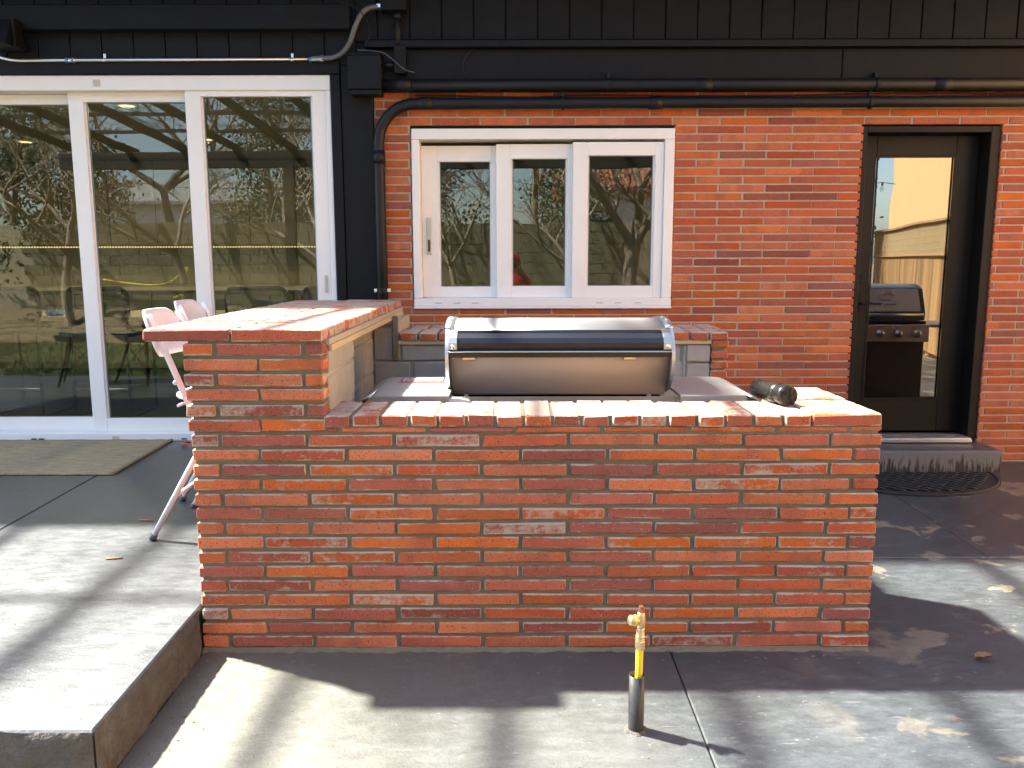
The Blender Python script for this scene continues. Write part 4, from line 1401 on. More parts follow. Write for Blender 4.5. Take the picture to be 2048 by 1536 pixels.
def stick(p, d, L, r_, label, mat='twig', nm='stick'):
    p = Vector(p); d = Vector(d).normalized()
    q = [p + d * L * t_ + Vector((0, random.uniform(-.0012, .0012), 0)) for t_ in (0, .3, .6, 1)]
    tag(MB().tube(q, [r_, r_ * 1.1, r_, r_ * .8], 6).build(nm, mat), label, 'stick')
stick((-1.765, 3.785, gz(3.785, .165) + .004), (.075, -.012, 0), .072, .0035, 'thin pale stick lying in the shade beside the stool foot')
stick((-1.685, 3.292, gz(3.292, .165) + .004), (.075, .012, 0), .066, .004, 'short tan stick lying on the sunlit slab')
lf = MB()
vs, fs = [], []
for side in (0, 1):
    for j in range(9):
        t_ = j / 8
        w = .019 * math.sin(math.pi * (t_ * .92 + .04)) ** .8 * (1 + .25 * math.sin(t_ * 19))
        for i in range(5):
            u = i / 2 - 1
            x = 1.632 + .056 * t_
            y = 2.750 + u * w + .006 * math.sin(t_ * 4)
            z = .004 + .012 * u * u + .010 * t_ * t_ + (.0008 if side else 0)
            vs.append((x, y, z))
for side in (0, 1):
    for j in range(8):
        for i in range(4):
            a = side * 45 + j * 5 + i
            fs.append((a, a + 1, a + 6, a + 5))
lf.add(vs, fs, True)
tag(lf.build('dry_leaf', 'dry_leaf', fixn=False), 'curled brown dry leaf on the shaded patio right of the counter', 'leaf')
db = MB()
random.seed(21)
for k in range(260):
    x = random.uniform(-3.2, 3.2); y = random.uniform(2.0, 5.0)
    if k > 200:
        x = random.uniform(-1.05, 1.35); y = 2.80 - abs(random.gauss(0, .03))
    elif k > 130:
        x = -1.105 + abs(random.gauss(0, .06)); y = random.uniform(2.05, 2.78)
    if XL - .05 < x < XR + .05 and 2.8 < y < 4.95: continue
    if x < -1.10 and x > -1.16 and k < 130: continue
    z = gz(y, .165) if (x < -1.13 and y > 2.08) else gz(y)
    s = random.uniform(.001, .0026)
    a = random.uniform(0, 6.28); e_ = random.uniform(1, 3.2)
    ca, sa = math.cos(a), math.sin(a)
    P = []
    for u, v_, w in ((-e_, -1, 0), (e_, -1, 0), (e_, 1, 0), (-e_, 1, 0), (-e_ * .6, -.5, 1), (e_ * .7, -.6, 1.2), (e_ * .5, .6, 1), (-e_ * .6, .5, .9)):
        P.append((x + s * (u * ca - v_ * sa), y + s * (u * sa + v_ * ca), z + .0002 + s * w * .9))
    db.add(P, [(3, 2, 1, 0), (4, 5, 6, 7), (0, 1, 5, 4), (1, 2, 6, 5), (2, 3, 7, 6), (3, 0, 4, 7)])
do = stuff(db.build('debris', 'soil'))
tag(do, 'tiny bits of grit and leaf scattered over the patio', 'debris')
cd = MB().tube(smooth_path([(-2.12, 5.33, gz(5.3, .165) + .006), (-2.14, 5.25, gz(5.25, .165) + .02), (-2.06, 5.20, gz(5.2, .165) + .022), (-1.95, 5.22, gz(5.2, .165) + .01), (-1.85, 5.28, gz(5.2, .165) + .008), (-1.6, 5.32, gz(5.3, .165) + .008), (-1.2, 5.34, gz(5.3, .165) + .008)], 8), .006, 8)
tag(cd.build('extension_cord', 'orange_cord'), 'orange extension cord looped on the slab beside the rug', 'cord')
bx = thing('power_adapter', (-2.0, 5.33, gz(5.33, .165)), 'small black adapter box on the slab under the sliding door', 'adapter')
z = gz(5.33, .165)
MB().box(-2.08, -1.90, 5.30, 5.37, z + .001, z + .05, .006).build('case', 'black_rubber', bx)
MB().box(-1.88, -1.80, 5.31, 5.36, z + .001, z + .035, .005).build('plug', 'black_rubber', bx)

# ------------------------------------------------------------------ rooms behind the glass
fz = .20
def room(x0, x1, y0, y1, h):
    struct(MB().box(x0, x1, y0, y1, fz - .05, fz).build('interior_floor', 'room_floor'))
    struct(MB().box(x0, x1, y0, y1, h, h + .05).build('interior_ceiling', 'room_wall'))
    struct(MB().box(x0, x1, y1, y1 + .1, fz, h).build('interior_wall', 'room_wall'))
    struct(MB().box(x0 - .1, x0, y0, y1, fz, h).build('interior_wall', 'room_wall'))
    struct(MB().box(x1, x1 + .1, y0, y1, fz, h).build('interior_wall', 'room_wall'))
room(-6.4, 1.9, 5.625, 9.4, 2.47)
room(2.05, 3.4, 5.64, 8.2, 2.47)

def downlight(x, y, label):
    la_ = bpy.data.lights.new('downlight', 'AREA')
    la_.shape = 'DISK'; la_.size = .10; la_.energy = 2.2; la_.color = (1.0, .78, .5)
    lo_ = bpy.data.objects.new('downlight', la_)
    COL.objects.link(lo_)
    lo_.location = (x, y, 2.44)
    d = thing('recessed_light', (x, y, 2.455), label, 'ceiling light', 'recessed ceiling lights in the room')
    MB().lathe([(.052, 0), (.068, -.002), (.068, -.010), (.060, -.012), (.052, -.008)], (x, y, 2.469), (0, 0, 1), 24).build('trim', 'white', d)
    MB().lathe([(0, -.007), (.056, -.007), (.056, -.003), (0, -.003)], (x, y, 2.469), (0, 0, 1), 24).build('lens', 'lens', d)
downlight(-2.67, 5.98, 'lit round ceiling light seen through the middle door panel')
downlight(-4.40, 7.75, 'lit round ceiling light seen through the left door panel')
downlight(-2.72, 7.62, 'lit round ceiling light seen through the right door panel')
kc = thing('kitchen_cabinets', (-3.6, 9.1, fz), 'dark wall of kitchen cabinets at the back of the room', 'cabinets')
x = -6.3
while x < -.4:
    MB().box(x + .004, x + .496, 9.02, 9.398, 1.56, 2.44, .003).build('upper_door', 'cabinet', kc)
    MB().box(x + .004, x + .496, 8.78, 9.398, .26, 1.08, .003).build('lower_door', 'cabinet', kc)
    x += .5
MB().box(-6.35, -.3, 8.75, 9.398, 1.085, 1.12).build('worktop', 'tabletop', kc)
ls = MB()
for k in range(150):
    xx = -6.2 + k * .03
    ls.add([(xx, 9.0, 1.532), (xx + .010, 9.0, 1.532), (xx + .010, 9.0, 1.546), (xx, 9.0, 1.546), (xx, 9.012, 1.532), (xx + .014, 9.012, 1.532), (xx + .014, 9.012, 1.546), (xx, 9.012, 1.546)],
           [(0, 1, 2, 3), (7, 6, 5, 4), (0, 4, 5, 1), (1, 5, 6, 2), (2, 6, 7, 3), (3, 7, 4, 0)])
lo = thing('light_strip', (-4, 9.0, 1.53), 'dotted strip of warm lights under the far cabinets', 'light strip')
MB().box(-6.25, -1.6, 9.0125, 9.02, 1.53, 1.55).build('backing', 'cabinet', lo)
stuff(ls.build('light_dots', 'led', lo))
tb = thing('high_table', (-2.8, 6.95, fz), 'long high table with a pale top inside the room', 'table')
MB().box(-4.9, -1.25, 6.56, 7.35, .925, .962, .004).build('table_top', 'tabletop', tb)
for xx in (-4.7, -1.5):
    for yy in (6.72, 7.2):
        MB().box(xx - .03, xx + .03, yy - .03, yy + .03, fz, .924).build('leg', 'black_lacquer', tb)
tr = thing('paper_roll', (-3.40, 6.68, .962), 'upright roll of paper towel on the high table', 'paper roll')
MB().lathe([(.018, 0), (.056, 0), (.057, .005), (.057, .165), (.055, .17), (.018, .17), (.018, 0)], (-3.44, 6.68, .963), (0, 0, 1), 28).build('paper', 'paper', tr)
pb = thing('blue_pouch', (-3.66, 6.64, .962), 'small blue pouch lying on the high table', 'pouch')
MB().box(-3.72, -3.59, 6.60, 6.70, .963, 1.01, .018).build('pouch', 'blue_plastic', pb)
MB().tube(smooth_path([(-3.72, 6.62, .99), (-3.80, 6.6, 1.03), (-3.92, 6.6, 1.0), (-4.02, 6.62, .972)], 6), .006, 6).build('strap', 'paper', pb)

def cane_stool(x, y, label):
    t_ = thing('cane_stool', (x, y, fz), label, 'stool', 'black cantilever stools at the high table')
    z = fz
    # backrest: rounded frame with cane panel, facing the glass
    def rr(w, h, r_, cz2, yy, n=5):
        P = []
        for (sx, sz, a0) in ((1, 1, 0), (-1, 1, 90), (-1, -1, 180), (1, -1, 270)):
            for k in range(n + 1):
                a = R(a0 + 90 * k / n)
                P.append((x + sx * (w / 2 - r_) + r_ * math.cos(a), yy + .03 * (1 - ((sx * (w / 2 - r_) + r_ * math.cos(a)) / (w / 2)) ** 2) * -1, cz2 + sz * (h / 2 - r_) + r_ * math.sin(a)))
        return P
    P = rr(.45, .25, .06, z + .865, y)
    MB().tube(P, .023, 8, closed=True, flat=.8).build('back_frame', 'black_lacquer', t_)
    MB().box(x - .21, x + .21, y - .022, y - .016, z + .755, z + .975).build('back_cane', 'cane', t_)
    S = []
    for (sx, sy, a0) in ((1, 1, 0), (-1, 1, 90), (-1, -1, 180), (1, -1, 270)):
        for k in range(6):
            a = R(a0 + 18 * k)
            S.append((x + sx * .165 + .06 * math.cos(a), y + .24 + sy * .155 + .06 * math.sin(a), z + .66))
    MB().tube(S, .020, 8, closed=True).build('seat_frame', 'black_lacquer', t_)
    MB().box(x - .20, x + .20, y + .05, y + .43, z + .660, z + .668).build('seat_cane', 'cane', t_)
    for s in (-1, 1):
        p = [(x + s * .215, y - .012, z + .90), (x + s * .215, y + .0, z + .70), (x + s * .21, y + .03, z + .635), (x + s * .21, y + .40, z + .630), (x + s * .21, y + .44, z + .59), (x + s * .21, y + .43, z + .06), (x + s * .21, y + .38, z + .015), (x + s * .21, y - .05, z + .012)]
        MB().tube(smooth_path(p, 5), .0115, 8).build('tube_side', 'black_lacquer', t_)
        MB().tube([(x + s * .21, y - .02, z + .64), (x + s * .21, y - .03, z + .012)], .0115, 8).build('leg', 'black_lacquer', t_)
    MB().tube([(x - .21, y - .025, z + .23), (x + .21, y - .025, z + .23)], .010, 8).build('foot_rail', 'steel', t_)
    MB().tube([(x - .21, y - .05, z + .012), (x + .21, y - .05, z + .012)], .0115, 8).build('base_rail', 'black_lacquer', t_)
cane_stool(-1.93, 6.30, 'black cane backed stool seen through the right door panel, left of two')
cane_stool(-1.36, 6.34, 'black cane backed stool at the right edge of the right door panel')
cane_stool(-3.12, 6.26, 'black cane backed stool behind the frame between left and middle panels')
cane_stool(-3.80, 6.28, 'black cane backed stool at the left edge of the left door panel')

# ------------------------------------------------------------------ pergola over the patio
pg = thing('pergola', (0, 2.3, 0), 'dark timber pergola roofed with clear corrugated sheets', 'pergola')
def rz_(y): return 2.90 + .33 * (y + .3) / 5.74
for n in range(-8, 7):
    x = -.02 + .72 * n
    y0, y1 = -.6, 5.40
    m = MB()
    w = .019
    za, zb = rz_(y0), rz_(y1)
    m.add([(x - w, y0, za - .09), (x + w, y0, za - .09), (x + w, y1, zb - .09), (x - w, y1, zb - .09), (x - w, y0, za), (x + w, y0, za), (x + w, y1, zb), (x - w, y1, zb)],
          [(3, 2, 1, 0), (4, 5, 6, 7), (0, 1, 5, 4), (1, 2, 6, 5), (2, 3, 7, 6), (3, 0, 4, 7)])
    m.build('rafter', 'rafter', pg)
for y in (3.90, 2.62, 1.35, .45):
    MB().box(-5.9, 4.5, y - .022, y + .022, rz_(y) + .002, rz_(y) + .04).build('purlin', 'rafter', pg)
MB().box(-6.0, 4.6, -.36, -.24, 2.60, 2.808, .004).build('beam', 'rafter', pg)
for xx in (-5.65, -2.93, 4.35):
    MB().box(xx - .06, xx + .06, -.36, -.24, gz(-.3), 2.60, .004).build('post', 'rafter', pg)
cs = MB()
xs = [-5.9 + 10.4 * i / 880 for i in range(881)]
vs = []
for y in (.35, 4.76):
    for x in xs:
        vs.append((x, y, rz_(y) + .056 + .009 * math.sin(x * 2 * math.pi / .0762)))
cs.add(vs, [(i, i + 1, 881 + i + 1, 881 + i) for i in range(880)], True)
cs.build('corrugated_sheet', 'sheet', pg, fixn=False)
stl = thing('string_lights', (0, .1, 2.4), 'string of small clear bulbs hung under the pergola', 'string lights')
wp = []
for i in range(61):
    x = -5 + 10 * i / 60
    wp.append((x, .1, 2.40 - .10 * abs(math.sin(x * math.pi / 2.4)) ** .8 + .0))
MB().tube(wp, .004, 5).build('wire', 'black_pipe', stl)
for i in range(4, 60, 5):
    x, y, z = wp[i]
    MB().lathe([(.006, 0), (.012, -.005), (.014, -.035), (.006, -.04)], (x, y, z), (0, 0, 1), 10).build('socket', 'black_pipe', stl)
    MB().lathe([(.010, -.038), (.024, -.06), (.028, -.085), (.016, -.11), (0, -.115)], (x, y, z), (0, 0, 1), 12).build('bulb', 'glass', stl)

# ------------------------------------------------------------------ garden behind the camera (seen in the glass)
gw = thing('garden_wall', (0, -5.8, -.3), 'tan concrete block garden wall beyond the lawn', 'wall')
MB().box(-12, 6.2, -5.87, -5.73, -.32, 2.10).build('wall_core', 'mortar_house', gw)
blk = {}
for r_ in range(10):
    for c_ in range(30):
        x = -9.6 + c_ * .4 + (.2 if r_ % 2 else 0)
        z = 2.11 - .195 - r_ * .2
        v_ = (r_ * 7 + c_ * 3) % 4
        if v_ not in blk:
            m = MB().box(-.195, .195, -.098, .098, -.095, .095, .004, .002)
            me = bpy.data.meshes.new('block'); me.from_pydata(m.v, [], m.f); me.materials.append(MAT['block_far']); me.update()
            blk[v_] = me
        link('block', blk[v_], (x, -5.8, z + .095), gw)
sb = MB()
n = 60
vs, fs = [], []
for i in range(n + 1):
    x = -12 + 18.5 * i / n
    for j in range(9):
        y = -5.7 + 1.2 * j / 8
        vs.append((x, y, -.30 + .75 * (1 - j / 8) ** .8 + random.uniform(-.04, .05)))
for i in range(n):
    for j in range(8):
        a = i * 9 + j
        fs.append((a, a + 9, a + 10, a + 1))
struct(sb.add(vs, fs, True).build('planting_bed', 'soil'))

hs = MB().tube(smooth_path([(-8.6, -5.58, .98), (-8.2, -5.58, 1.02), (-7.3, -5.57, .92), (-6.8, -5.57, .99), (-6.48, -5.60, 1.26), (-6.46, -5.55, 1.1), (-6.47, -5.5, .75), (-6.7, -5.45, .62)], 8), .018, 8)
tag(hs.build('garden_hose', 'yellow'), 'yellow hose slung along the garden wall', 'hose')

def bare_tree(loc, h, label, seed, spread=.9, depth=5, r0=.11):
    rnd = random.Random(seed)
    t_ = thing('bare_tree', loc, label, 'tree', 'bare trees in the garden')
    trunk, twigs = MB(), MB()
    def grow(p, d, L, r_, lev, mb):
        n = 4
        pts = [p]
        q = p.copy(); dd = d.copy()
        for i in range(n):
            dd = (dd + Vector((rnd.uniform(-.18, .18), rnd.uniform(-.18, .18), rnd.uniform(-.05, .14)))).normalized()
            q = q + dd * (L / n)
            pts.append(q.copy())
        rad = [r_ * (1 - .45 * i / n) for i in range(n + 1)]
        mb.tube(pts, rad, 7 if lev == 0 else (5 if lev < 3 else 3), cap=False)
        if lev >= depth: return
        k = 4 if 0 < lev < 3 else 3
        for i in range(k):
            a = rnd.uniform(0, 6.28)
            side = Vector((math.cos(a), math.sin(a), rnd.uniform(-.1, .6))).normalized()
            nd_ = (dd * (1 - spread * .45) + side * spread).normalized()
            st = pts[rnd.choice((2, 3, 4))] if lev else pts[rnd.choice((3, 4))]
            grow(st, nd_, L * rnd.uniform(.55, .8), r_ * .52, lev + 1, twigs)
    grow(Vector(loc), Vector((0, 0, 1)), h * .42, r0, 0, trunk)
    trunk.build('trunk', 'bark', t_, fixn=False)
    twigs.build('crown', 'bark', t_, fixn=False)
TR = [((-6.2, -5.0, 0), 5.0, 'bare tree reflected beside the middle stile of the sliding door', 3, .10),
      ((-1.1, -5.1, 0), 4.0, 'bare tree reflected in the left sash of the window', 11, .08),
      ((1.0, -4.9, 0), 4.2, 'bare tree reflected in the middle sash of the window', 5, .07),
      ((2.35, -5.2, 0), 5.2, 'thick bare tree reflected in the right sash of the window', 8, .19),
      ((-8.6, -5.2, 0), 4.8, 'bare tree reflected at the left edge of the sliding door', 14, .10),
      ((-3.7, -5.3, 0), 4.4, 'bare tree reflected in the right panel of the sliding door', 19, .09),
      ((-4.9, -7.4, 0), 6.5, 'tall bare tree behind the wall, reflected in the right door panel', 23, .14),
      ((-7.6, -8.0, 0), 7.0, 'tall bare tree behind the wall, reflected in the left door panel', 29, .15),
      ((-1.9, -7.6, 0), 6.5, 'tall bare tree behind the wall left of the window reflection', 31, .14),
      ((.2, -8.2, 0), 6.8, 'tall bare tree behind the wall, reflected in the window middle', 37, .15),
      ((3.6, -7.7, 0), 6.5, 'tall bare tree behind the wall right of the window reflection', 41, .14),
      ((-10.6, -7.8, 0), 7.0, 'tall bare tree behind the wall at the far left', 43, .15)]
for loc, h, lab, sd_, r0 in TR:
    bare_tree(loc, h, lab, sd_, r0=r0)

def leafy_tree(loc, h, rad, label, seed, n=9000):
    rnd = random.Random(seed)
    t_ = thing('evergreen_tree', loc, label, 'tree')
    x, y, z = loc
    MB().tube([(x, y, z), (x + .05, y, z + h * .5), (x, y, z + h * .9)], [.16, .11, .03], 8).build('trunk', 'bark', t_)
    lm = MB()
    cl = [(rnd.uniform(.25, 1), rnd.uniform(0, 6.28), rnd.random()) for _ in range(70)]
    for i in range(n):
        hh, a, rr_ = rnd.choice(cl)
        R_ = rad * (1.1 - hh * .85) * (.35 + .65 * rr_)
        c = Vector((x + R_ * math.cos(a), y + R_ * math.sin(a), z + h * hh))
        p = c + Vector((rnd.gauss(0, .26), rnd.gauss(0, .26), rnd.gauss(0, .2)))
        u = Vector((rnd.uniform(-1, 1), rnd.uniform(-1, 1), rnd.uniform(-1, 1))).normalized() * .06
        w = u.cross(Vector((rnd.uniform(-1, 1), rnd.uniform(-1, 1), rnd.uniform(-1, 1)))).normalized() * .03
        lm.add([p - u, p + w, p + u, p - w], [(0, 1, 2, 3)])
    lm.build('crown', 'leaf', t_, fixn=False)
leafy_tree((-9.9, -6.9, -.2), 6.0, 2.2, 'evergreen tree reflected at the far left of the sliding door', 2)
leafy_tree((-6.2, -10.5, -.2), 6.5, 2.0, 'evergreen tree standing behind the garden wall', 4)
leafy_tree((7.35, -8.6, -.2), 6.5, .9, 'dark evergreen tree at the left end of the tan building', 6, 9000)

leafy_tree((-2.6, -11.0, -.2), 6.0, 2.4, 'evergreen tree behind the wall between door and window reflections', 9, 7000)
leafy_tree((1.6, -12.5, -.2), 5.0, 2.2, 'evergreen tree behind the wall straight behind the camera', 12, 7000)
gra = MB()
rnd = random.Random(5)
for i in range(24000):
    x, y = rnd.uniform(-11, 4.5), rnd.uniform(-4.6, -1.5)
    zb = -.165
    if i % 2:
        x, y = rnd.uniform(-9, -2.4), rnd.uniform(-1.4, 2.03)
        zb = -.15 + .12 * (y + 1.4) / 3.45 - .005
    hgt = rnd.uniform(.03, .10); a = rnd.uniform(0, 6.28); w = .006
    lx, ly = rnd.uniform(-.03, .03), rnd.uniform(-.03, .03)
    gra.add([(x - w * math.cos(a), y - w * math.sin(a), zb), (x + w * math.cos(a), y + w * math.sin(a), zb), (x + lx, y + ly, zb + hgt)], [(0, 1, 2)])
tag(stuff(gra.build('grass', 'grass', fixn=False)), 'short green grass on the lawn', 'grass')

# neighbouring house with clay tiles
nh = thing('neighbour_house', (0, -24, -.3), 'white house with a red clay tile roof beyond the garden wall', 'house')
MB().box(2.4, 11, -30, -24, -.3, 4.3).build('wall', 'white_wall', nh)
rf = MB()
rf.add([(1.9, -23.3, 4.25), (11.5, -23.3, 4.25), (11.5, -27, 6.2), (1.9, -27, 6.2), (1.9, -30.7, 4.25), (11.5, -30.7, 4.25),
        (1.9, -23.3, 4.1), (11.5, -23.3, 4.1), (11.5, -30.7, 4.1), (1.9, -30.7, 4.1)],
       [(0, 1, 2, 3), (3, 2, 5, 4), (6, 7, 1, 0), (4, 5, 8, 9), (6, 9, 8, 7), (1, 7, 8, 5, 2), (0, 3, 4, 9, 6)])
ro = rf.build('roof', 'tile_roof', nh)
tl = MB()
for i in range(38):
    x = 2.0 + i * .252
    tl.tube([(x, -23.25, 4.27), (x, -27, 6.25)], .075, 6)
stuff(tl.build('roof_tile', 'tile_roof', ro))
for xx in (3.2, 6.0, 8.6):
    w_ = MB().box(xx, xx + 1.3, -24.03, -23.97, 1.6, 3.0).build('window', 'dark_glass', nh)
    MB().box(xx - .08, xx + 1.38, -23.969, -23.93, 1.50, 1.59).build('sill', 'white', w_)

wh = thing('white_house', (-10, -20, -.3), 'low white house with dark windows reflected in the sliding door', 'house')
MB().box(-16, -7.5, -24, -19, -.3, 3.3).build('wall', 'white_wall', wh)
MB().prism([(-24.4, 3.3), (-18.6, 3.3), (-18.6, 3.42), (-21.5, 4.4), (-24.4, 3.42)], 'x', -16.4, -7.1).build('roof', 'grey_roof', wh)
for xx in (-14.6, -12.2, -9.8):
    w_ = MB().box(xx, xx + 1.4, -19.03, -18.97, 1.3, 2.6).build('window', 'dark_glass', wh)
    MB().box(xx - .08, xx + 1.48, -18.969, -18.93, 1.2, 1.29).build('sill', 'white', w_)

# fence with lattice and the tan building to the right
fn = thing('cedar_fence', (6.6, -2, -.2), 'cedar board fence with a lattice top beside the tan building', 'fence')
fd = Vector((.2565, -.9665, 0)).normalized()
f0 = Vector((5.75, 2.6, 0))
ang = math.atan2(fd.y, fd.x)
cm = {}
nb = 84
for i in range(nb):
    p = f0 + fd * (i * .152)
    k = i % 3
    if k not in cm:
        m = MB().box(-.068, .068, -.010, .010, -.82, .82, .003, .001)
        me = bpy.data.meshes.new('fence_board'); me.from_pydata(m.v, [], m.f); me.materials.append(MAT['cedar']); me.update()
        cm[k] = me
    link('fence_board', cm[k], (p.x, p.y, .60), fn, rot=(0, 0, ang + random.uniform(-.05, .05)))
Lf = nb * .152
def along(t_, z, off=0):
    p = f0 + fd * t_ + Vector((-fd.y, fd.x, 0)) * off
    return Vector((p.x, p.y, z))
for z in (1.44, 2.02):
    MB().tube([along(0, z, .0), along(Lf, z, .0)], .045, 4, smooth=False).build('rail', 'cedar', fn)
for i in range(7):
    MB().tube([along(i * Lf / 6, -.3, .06), along(i * Lf / 6, 2.05, .06)], .06, 4, smooth=False).build('post', 'cedar', fn)
la = MB()
t_ = 0
while t_ < Lf:
    la.tube([along(t_, 1.46), along(t_, 2.0)], .014, 4, cap=False, smooth=False)
    t_ += .125
for z in (1.56, 1.68, 1.80, 1.92):
    la.tube([along(0, z, .012), along(Lf, z, .012)], .016, 4, cap=False, smooth=False)
stuff(la.build('lattice', 'lattice', fn))
tbd = thing('tan_building', (14, -3, -.3), 'tall tan stucco building behind the cedar fence', 'building')
MB().box(11.5, 17, -14.5, 9, -.3, 7.5).build('wall', 'stucco', tbd)
MB().box(11.2, 17.2, -14.8, 9.2, 7.5, 7.7).build('roof', 'tile_roof', tbd)

# the second barbecue, outside the frame, seen in the dark door
bq = thing('cart_grill', (3.2, 3.85, gz(3.85)), 'black gas barbecue on a cart reflected in the dark door', 'barbecue')
bx0, bx1, by = 2.85, 3.50, 3.90
z0 = gz(3.85)
MB().prism([(by - .22, z0 + .86), (by + .25, z0 + .86), (by + .25, z0 + .93), (by + .17, z0 + 1.13), (by + .05, z0 + 1.17), (by - .12, z0 + 1.15), (by - .22, z0 + 1.0)], 'x', bx0, bx1).build('hood', 'grey_enamel', bq)
hf = MB().prism([(by + .2505, z0 + .94), (by + .172, z0 + 1.128), (by + .168, z0 + 1.128), (by + .2465, z0 + .94)], 'x', bx0 + .04, bx1 - .04).build('hood_face', 'silver_sky_sheen', bq)
nm = Vector((0, .93, .37))
def on_face(x, t_): return Vector((x, by + .252 - .079 * t_, z0 + .94 + .188 * t_))
ring = [on_face(3.19 + .065 * math.cos(a), .66 + .16 * math.sin(a)) + Vector((0, .003, .001)) for a in [2 * math.pi * i / 24 for i in range(24)]]
MB().tube(ring, .004, 6, closed=True).build('emblem_ring', 'zinc', bq)
MB().tube([on_face(3.14, .34) + Vector((0, .004, 0)), on_face(3.26, .34) + Vector((0, .004, 0))], .011, 4, smooth=False).build('name_plate', 'zinc', bq)
MB().tube([(bx0 + .05, by + .32, z0 + .915), (bx1 - .05, by + .32, z0 + .915)], .012, 12).build('handle', 'zinc', bq)
for xx in (bx0 + .07, bx1 - .07):
    MB().tube([(xx, by + .25, z0 + .915), (xx, by + .32, z0 + .915)], .009, 8).build('handle_post', 'zinc', bq)
MB().box(bx0 - .01, bx1 + .01, by - .24, by + .27, z0 + .80, z0 + .855, .006).build('firebox', 'handle_black', bq)
MB().box(bx0 - .01, bx1 + .01, by + .272, by + .33, z0 + .69, z0 + .83, .006).build('control_panel', 'silver_sky_sheen', bq)
for i in range(4):
    x = bx0 + .09 + i * .155
    k_ = MB().lathe([(.034, 0), (.034, .006), (.022, .010), (.022, .032), (.018, .036), (0, .036)], (x, by + .33, z0 + .76), (0, 1, 0), 18).build('knob', 'zinc', bq)
MB().box(bx0, bx1, by - .22, by + .268, z0 + .12, z0 + .685, .006).build('cabinet', 'grey_enamel', bq)
MB().box(bx1 + .012, bx1 + .40, by - .2, by + .24, z0 + .80, z0 + .825, .005).build('side_shelf', 'steel_dull', bq)
MB().box(bx0 - .28, bx0 - .012, by - .2, by + .24, z0 + .50, z0 + .515, .004).build('folded_shelf', 'steel_dull', bq) if False else None
for xx in (bx0 + .05, bx1 - .05):
    for yy in (by - .15, by + .2):
        MB().lathe([(0, -.02), (.03, -.02), (.045, -.012), (.045, .012), (.03, .02), (0, .02)], (xx, yy, z0 + .046), (1, 0, 0), 14).build('castor', 'black_rubber', bq)
        MB().box(xx - .024, xx + .024, yy - .02, yy + .02, z0 + .085, z0 + .119).build('castor_fork', 'steel_dull', bq)

# outdoor shell chairs out of frame on the left, seen mirrored low in the glass
def shell_chair(x, y, rz, label):
    t_ = thing('shell_chair', (x, y, gz(y, .165)), label, 'chair', 'dark shell chairs on the terrace')
    z = gz(y, .165)
    c, s = math.cos(rz), math.sin(rz)
    def T(a, b_, h_): return (x + a * c - b_ * s, y + a * s + b_ * c, z + h_)
    m = MB()
    nx, ny = 12, 12
    vs = []
    for sd_ in (0, 1):
        for j in range(ny + 1):
            v_ = j / ny
            for i in range(nx + 1):
                u = i / nx * 2 - 1
                if v_ < .5:
                    b_, h_ = .22 - .42 * v_ * 2, .44 - .02 * math.sin(v_ * 2 * math.pi)
                else:
                    b_, h_ = -.20 - .10 * (v_ - .5) * 2, .44 + .38 * (v_ - .5) * 2
                w = .23 * (1 - .25 * abs(v_ - .35) ** 1.5)
                vs.append(T(u * w, b_ + (.05 * u * u if v_ > .5 else 0), h_ + .07 * u * u * (1 if v_ < .6 else .3) + (-.008 if sd_ else 0)))
    fs = []
    W_ = nx + 1
    for sd_ in (0, 1):
        o_ = sd_ * W_ * (ny + 1)
        for j in range(ny):
            for i in range(nx):
                a = o_ + j * W_ + i
                fs.append((a, a + 1, a + W_ + 1, a + W_))
    m.add(vs, fs, True).build('shell', 'dark_shell', t_)
    for sx in (-1, 1):
        for sy in (-1, 1):
            MB().tube([T(sx * .12, sy * .10, .42), T(sx * .22, sy * .22, .0)], .012, 8).build('leg', 'black_lacquer', t_)
        MB().tube([T(sx * .13, -.11, .38), T(sx * .20, .20, .08)], .005, 6).build('wire_brace', 'black_lacquer', t_)
        MB().tube([T(sx * .13, .11, .38), T(sx * .20, -.20, .08)], .005, 6).build('wire_brace', 'black_lacquer', t_)
shell_chair(-3.75, 2.55, .4, 'dark shell chair reflected low in the left door panel')
shell_chair(-3.1, 2.35, -.5, 'dark shell chair reflected low in the middle door panel')
shell_chair(-2.55, 2.5, .2, 'dark shell chair reflected low beside the bar stool')
shell_chair(-4.35, 2.75, 1.2, 'dark shell chair reflected at the left edge of the left door panel')

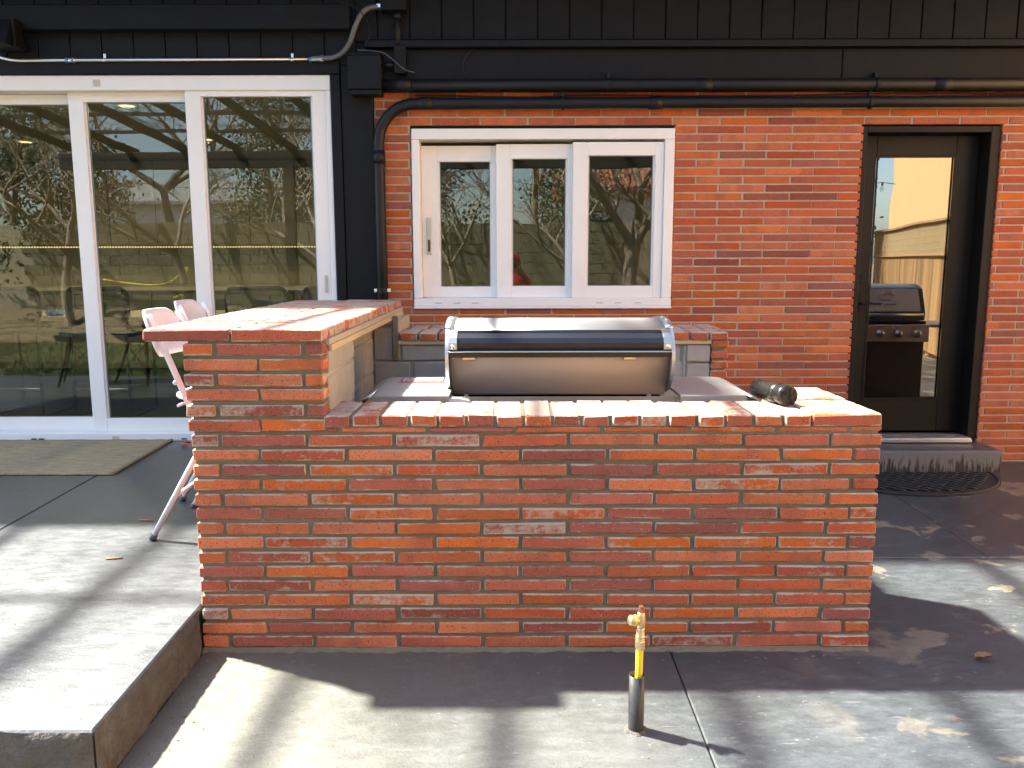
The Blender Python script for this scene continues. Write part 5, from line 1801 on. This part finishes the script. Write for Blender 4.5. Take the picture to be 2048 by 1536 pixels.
# ------------------------------------------------------------------ the person taking the photo, seen only in the window
def person(px, py, pz):
    p_ = thing('person', (px, py, pz), 'person in a red hooded jacket and dark trousers holding up a phone', 'person')
    J = {}
    V, E_, Rd = [], [], []
    def add(n, x, y, z, r_, par=None):
        J[n] = len(V); V.append((x, y, z)); Rd.append(r_)
        if par: E_.append((J[par], J[n]))
    add('pelvis', 0, 0, .84, .135)
    add('waist', 0, 0, .98, .135, 'pelvis')
    add('chest', 0, .01, 1.14, .15, 'waist')
    add('neck', 0, .02, 1.29, .075, 'chest')
    add('head0', 0, .04, 1.36, .082, 'neck')
    add('head1', 0, .045, 1.46, .09, 'head0')
    for s, n in ((-1, 'l'), (1, 'r')):
        add('sh' + n, s * .16, .01, 1.235, .066, 'chest')
        add('el' + n, s * .25, .10, 1.04, .048, 'sh' + n)
        add('wr' + n, s * .13, .30, 1.30, .032, 'el' + n)
        add('palm' + n, s * .10, .335, 1.345, .030, 'wr' + n)
        for k, (fx_, fz2, l) in enumerate(((.030, .035, .060), (.012, .043, .066), (-.006, .040, .062), (-.020, .030, .050))):
            add(f'f{n}{k}a', s * (.10 + fx_ * .6), .350, 1.350 + fz2, .010, 'palm' + n)
            add(f'f{n}{k}b', s * (.10 + fx_ * .6 - .03), .372, 1.350 + fz2 + l * .25, .009, f'f{n}{k}a')
        add(f'th{n}a', s * .075, .325, 1.355, .011, 'palm' + n)
        add(f'th{n}b', s * .05, .335, 1.375, .0095, f'th{n}a')
        add('hip' + n, s * .095, 0, .78, .10, 'pelvis')
        add('kn' + n, s * .11, .02, .44, .065, 'hip' + n)
        add('an' + n, s * .115, -.01, .08, .045, 'kn' + n)
        add('toe' + n, s * .125, .14, .035, .035, 'an' + n)
    me = bpy.data.meshes.new('body')
    me.from_pydata(V, E_, [])
    o = bpy.data.objects.new('body', me)
    COL.objects.link(o)
    o.parent = p_
    sk = o.modifiers.new('skin', 'SKIN')
    for i, r_ in enumerate(Rd):
        me.skin_vertices[0].data[i].radius = (r_, r_)
    me.skin_vertices[0].data[0].use_root = True
    ss = o.modifiers.new('sub', 'SUBSURF'); ss.levels = 1; ss.render_levels = 1
    dg = bpy.context.evaluated_depsgraph_get()
    em = bpy.data.meshes.new_from_object(o.evaluated_get(dg))
    o.modifiers.clear()
    o.data = em
    for nm in ('red_cloth', 'dark_cloth', 'skin', 'black_rubber'):
        em.materials.append(MAT[nm])
    for f in em.polygons:
        c = f.center
        f.use_smooth = True
        f.material_index = 0
        if c.z < .80: f.material_index = 1
        if c.z < .09: f.material_index = 3
        if c.y > .29 and c.z > 1.25: f.material_index = 2
        if c.z > 1.33 and c.y < .2: f.material_index = 2
    # hood: open shell round the head
    h_ = MB()
    vs, fs = [], []
    nu, nv = 18, 10
    for j in range(nv + 1):
        for i in range(nu + 1):
            a = R(-215 + 250 * i / nu + 0)      # open towards +y
            a = R(125 + 290 * i / nu)
            el_ = R(-50 + 138 * j / nv)
            rr_ = .125
            vs.append((px + rr_ * math.cos(el_) * math.cos(a), py + .035 + rr_ * 1.05 * math.cos(el_) * math.sin(a), pz + 1.425 + .135 * math.sin(el_)))
    for j in range(nv):
        for i in range(nu):
            q = j * (nu + 1) + i
            fs.append((q, q + 1, q + nu + 2, q + nu + 1))
    h_.add(vs, fs, True).build('hood', 'red_cloth', p_, fixn=False)
    MB().tube([(px, py + .118, pz + 1.435), (px, py + .145, pz + 1.405), (px, py + .135, pz + 1.40)], [.008, .014, .010], 8).build('nose', 'skin', p_)
    for s in (-1, 1):
        MB().lathe([(0, .004), (.008, .003), (.012, 0)], (px + s * .032, py + .128, pz + 1.445), (0, 1, 0), 10).build('eye', 'dark_print', p_)
    MB().box(px - .022, px + .022, py + .125, py + .131, pz + 1.372, pz + 1.379, .002).build('mouth', 'red_print', p_)
    tag(MB().box(px - .078, px + .078, py + .357, py + .366, pz + 1.355, pz + 1.432, .003).build('phone', 'black_lacquer'), 'black phone held up by the person in the red hood', 'phone')
    return p_
person(.01, -.46, gz(-.46))
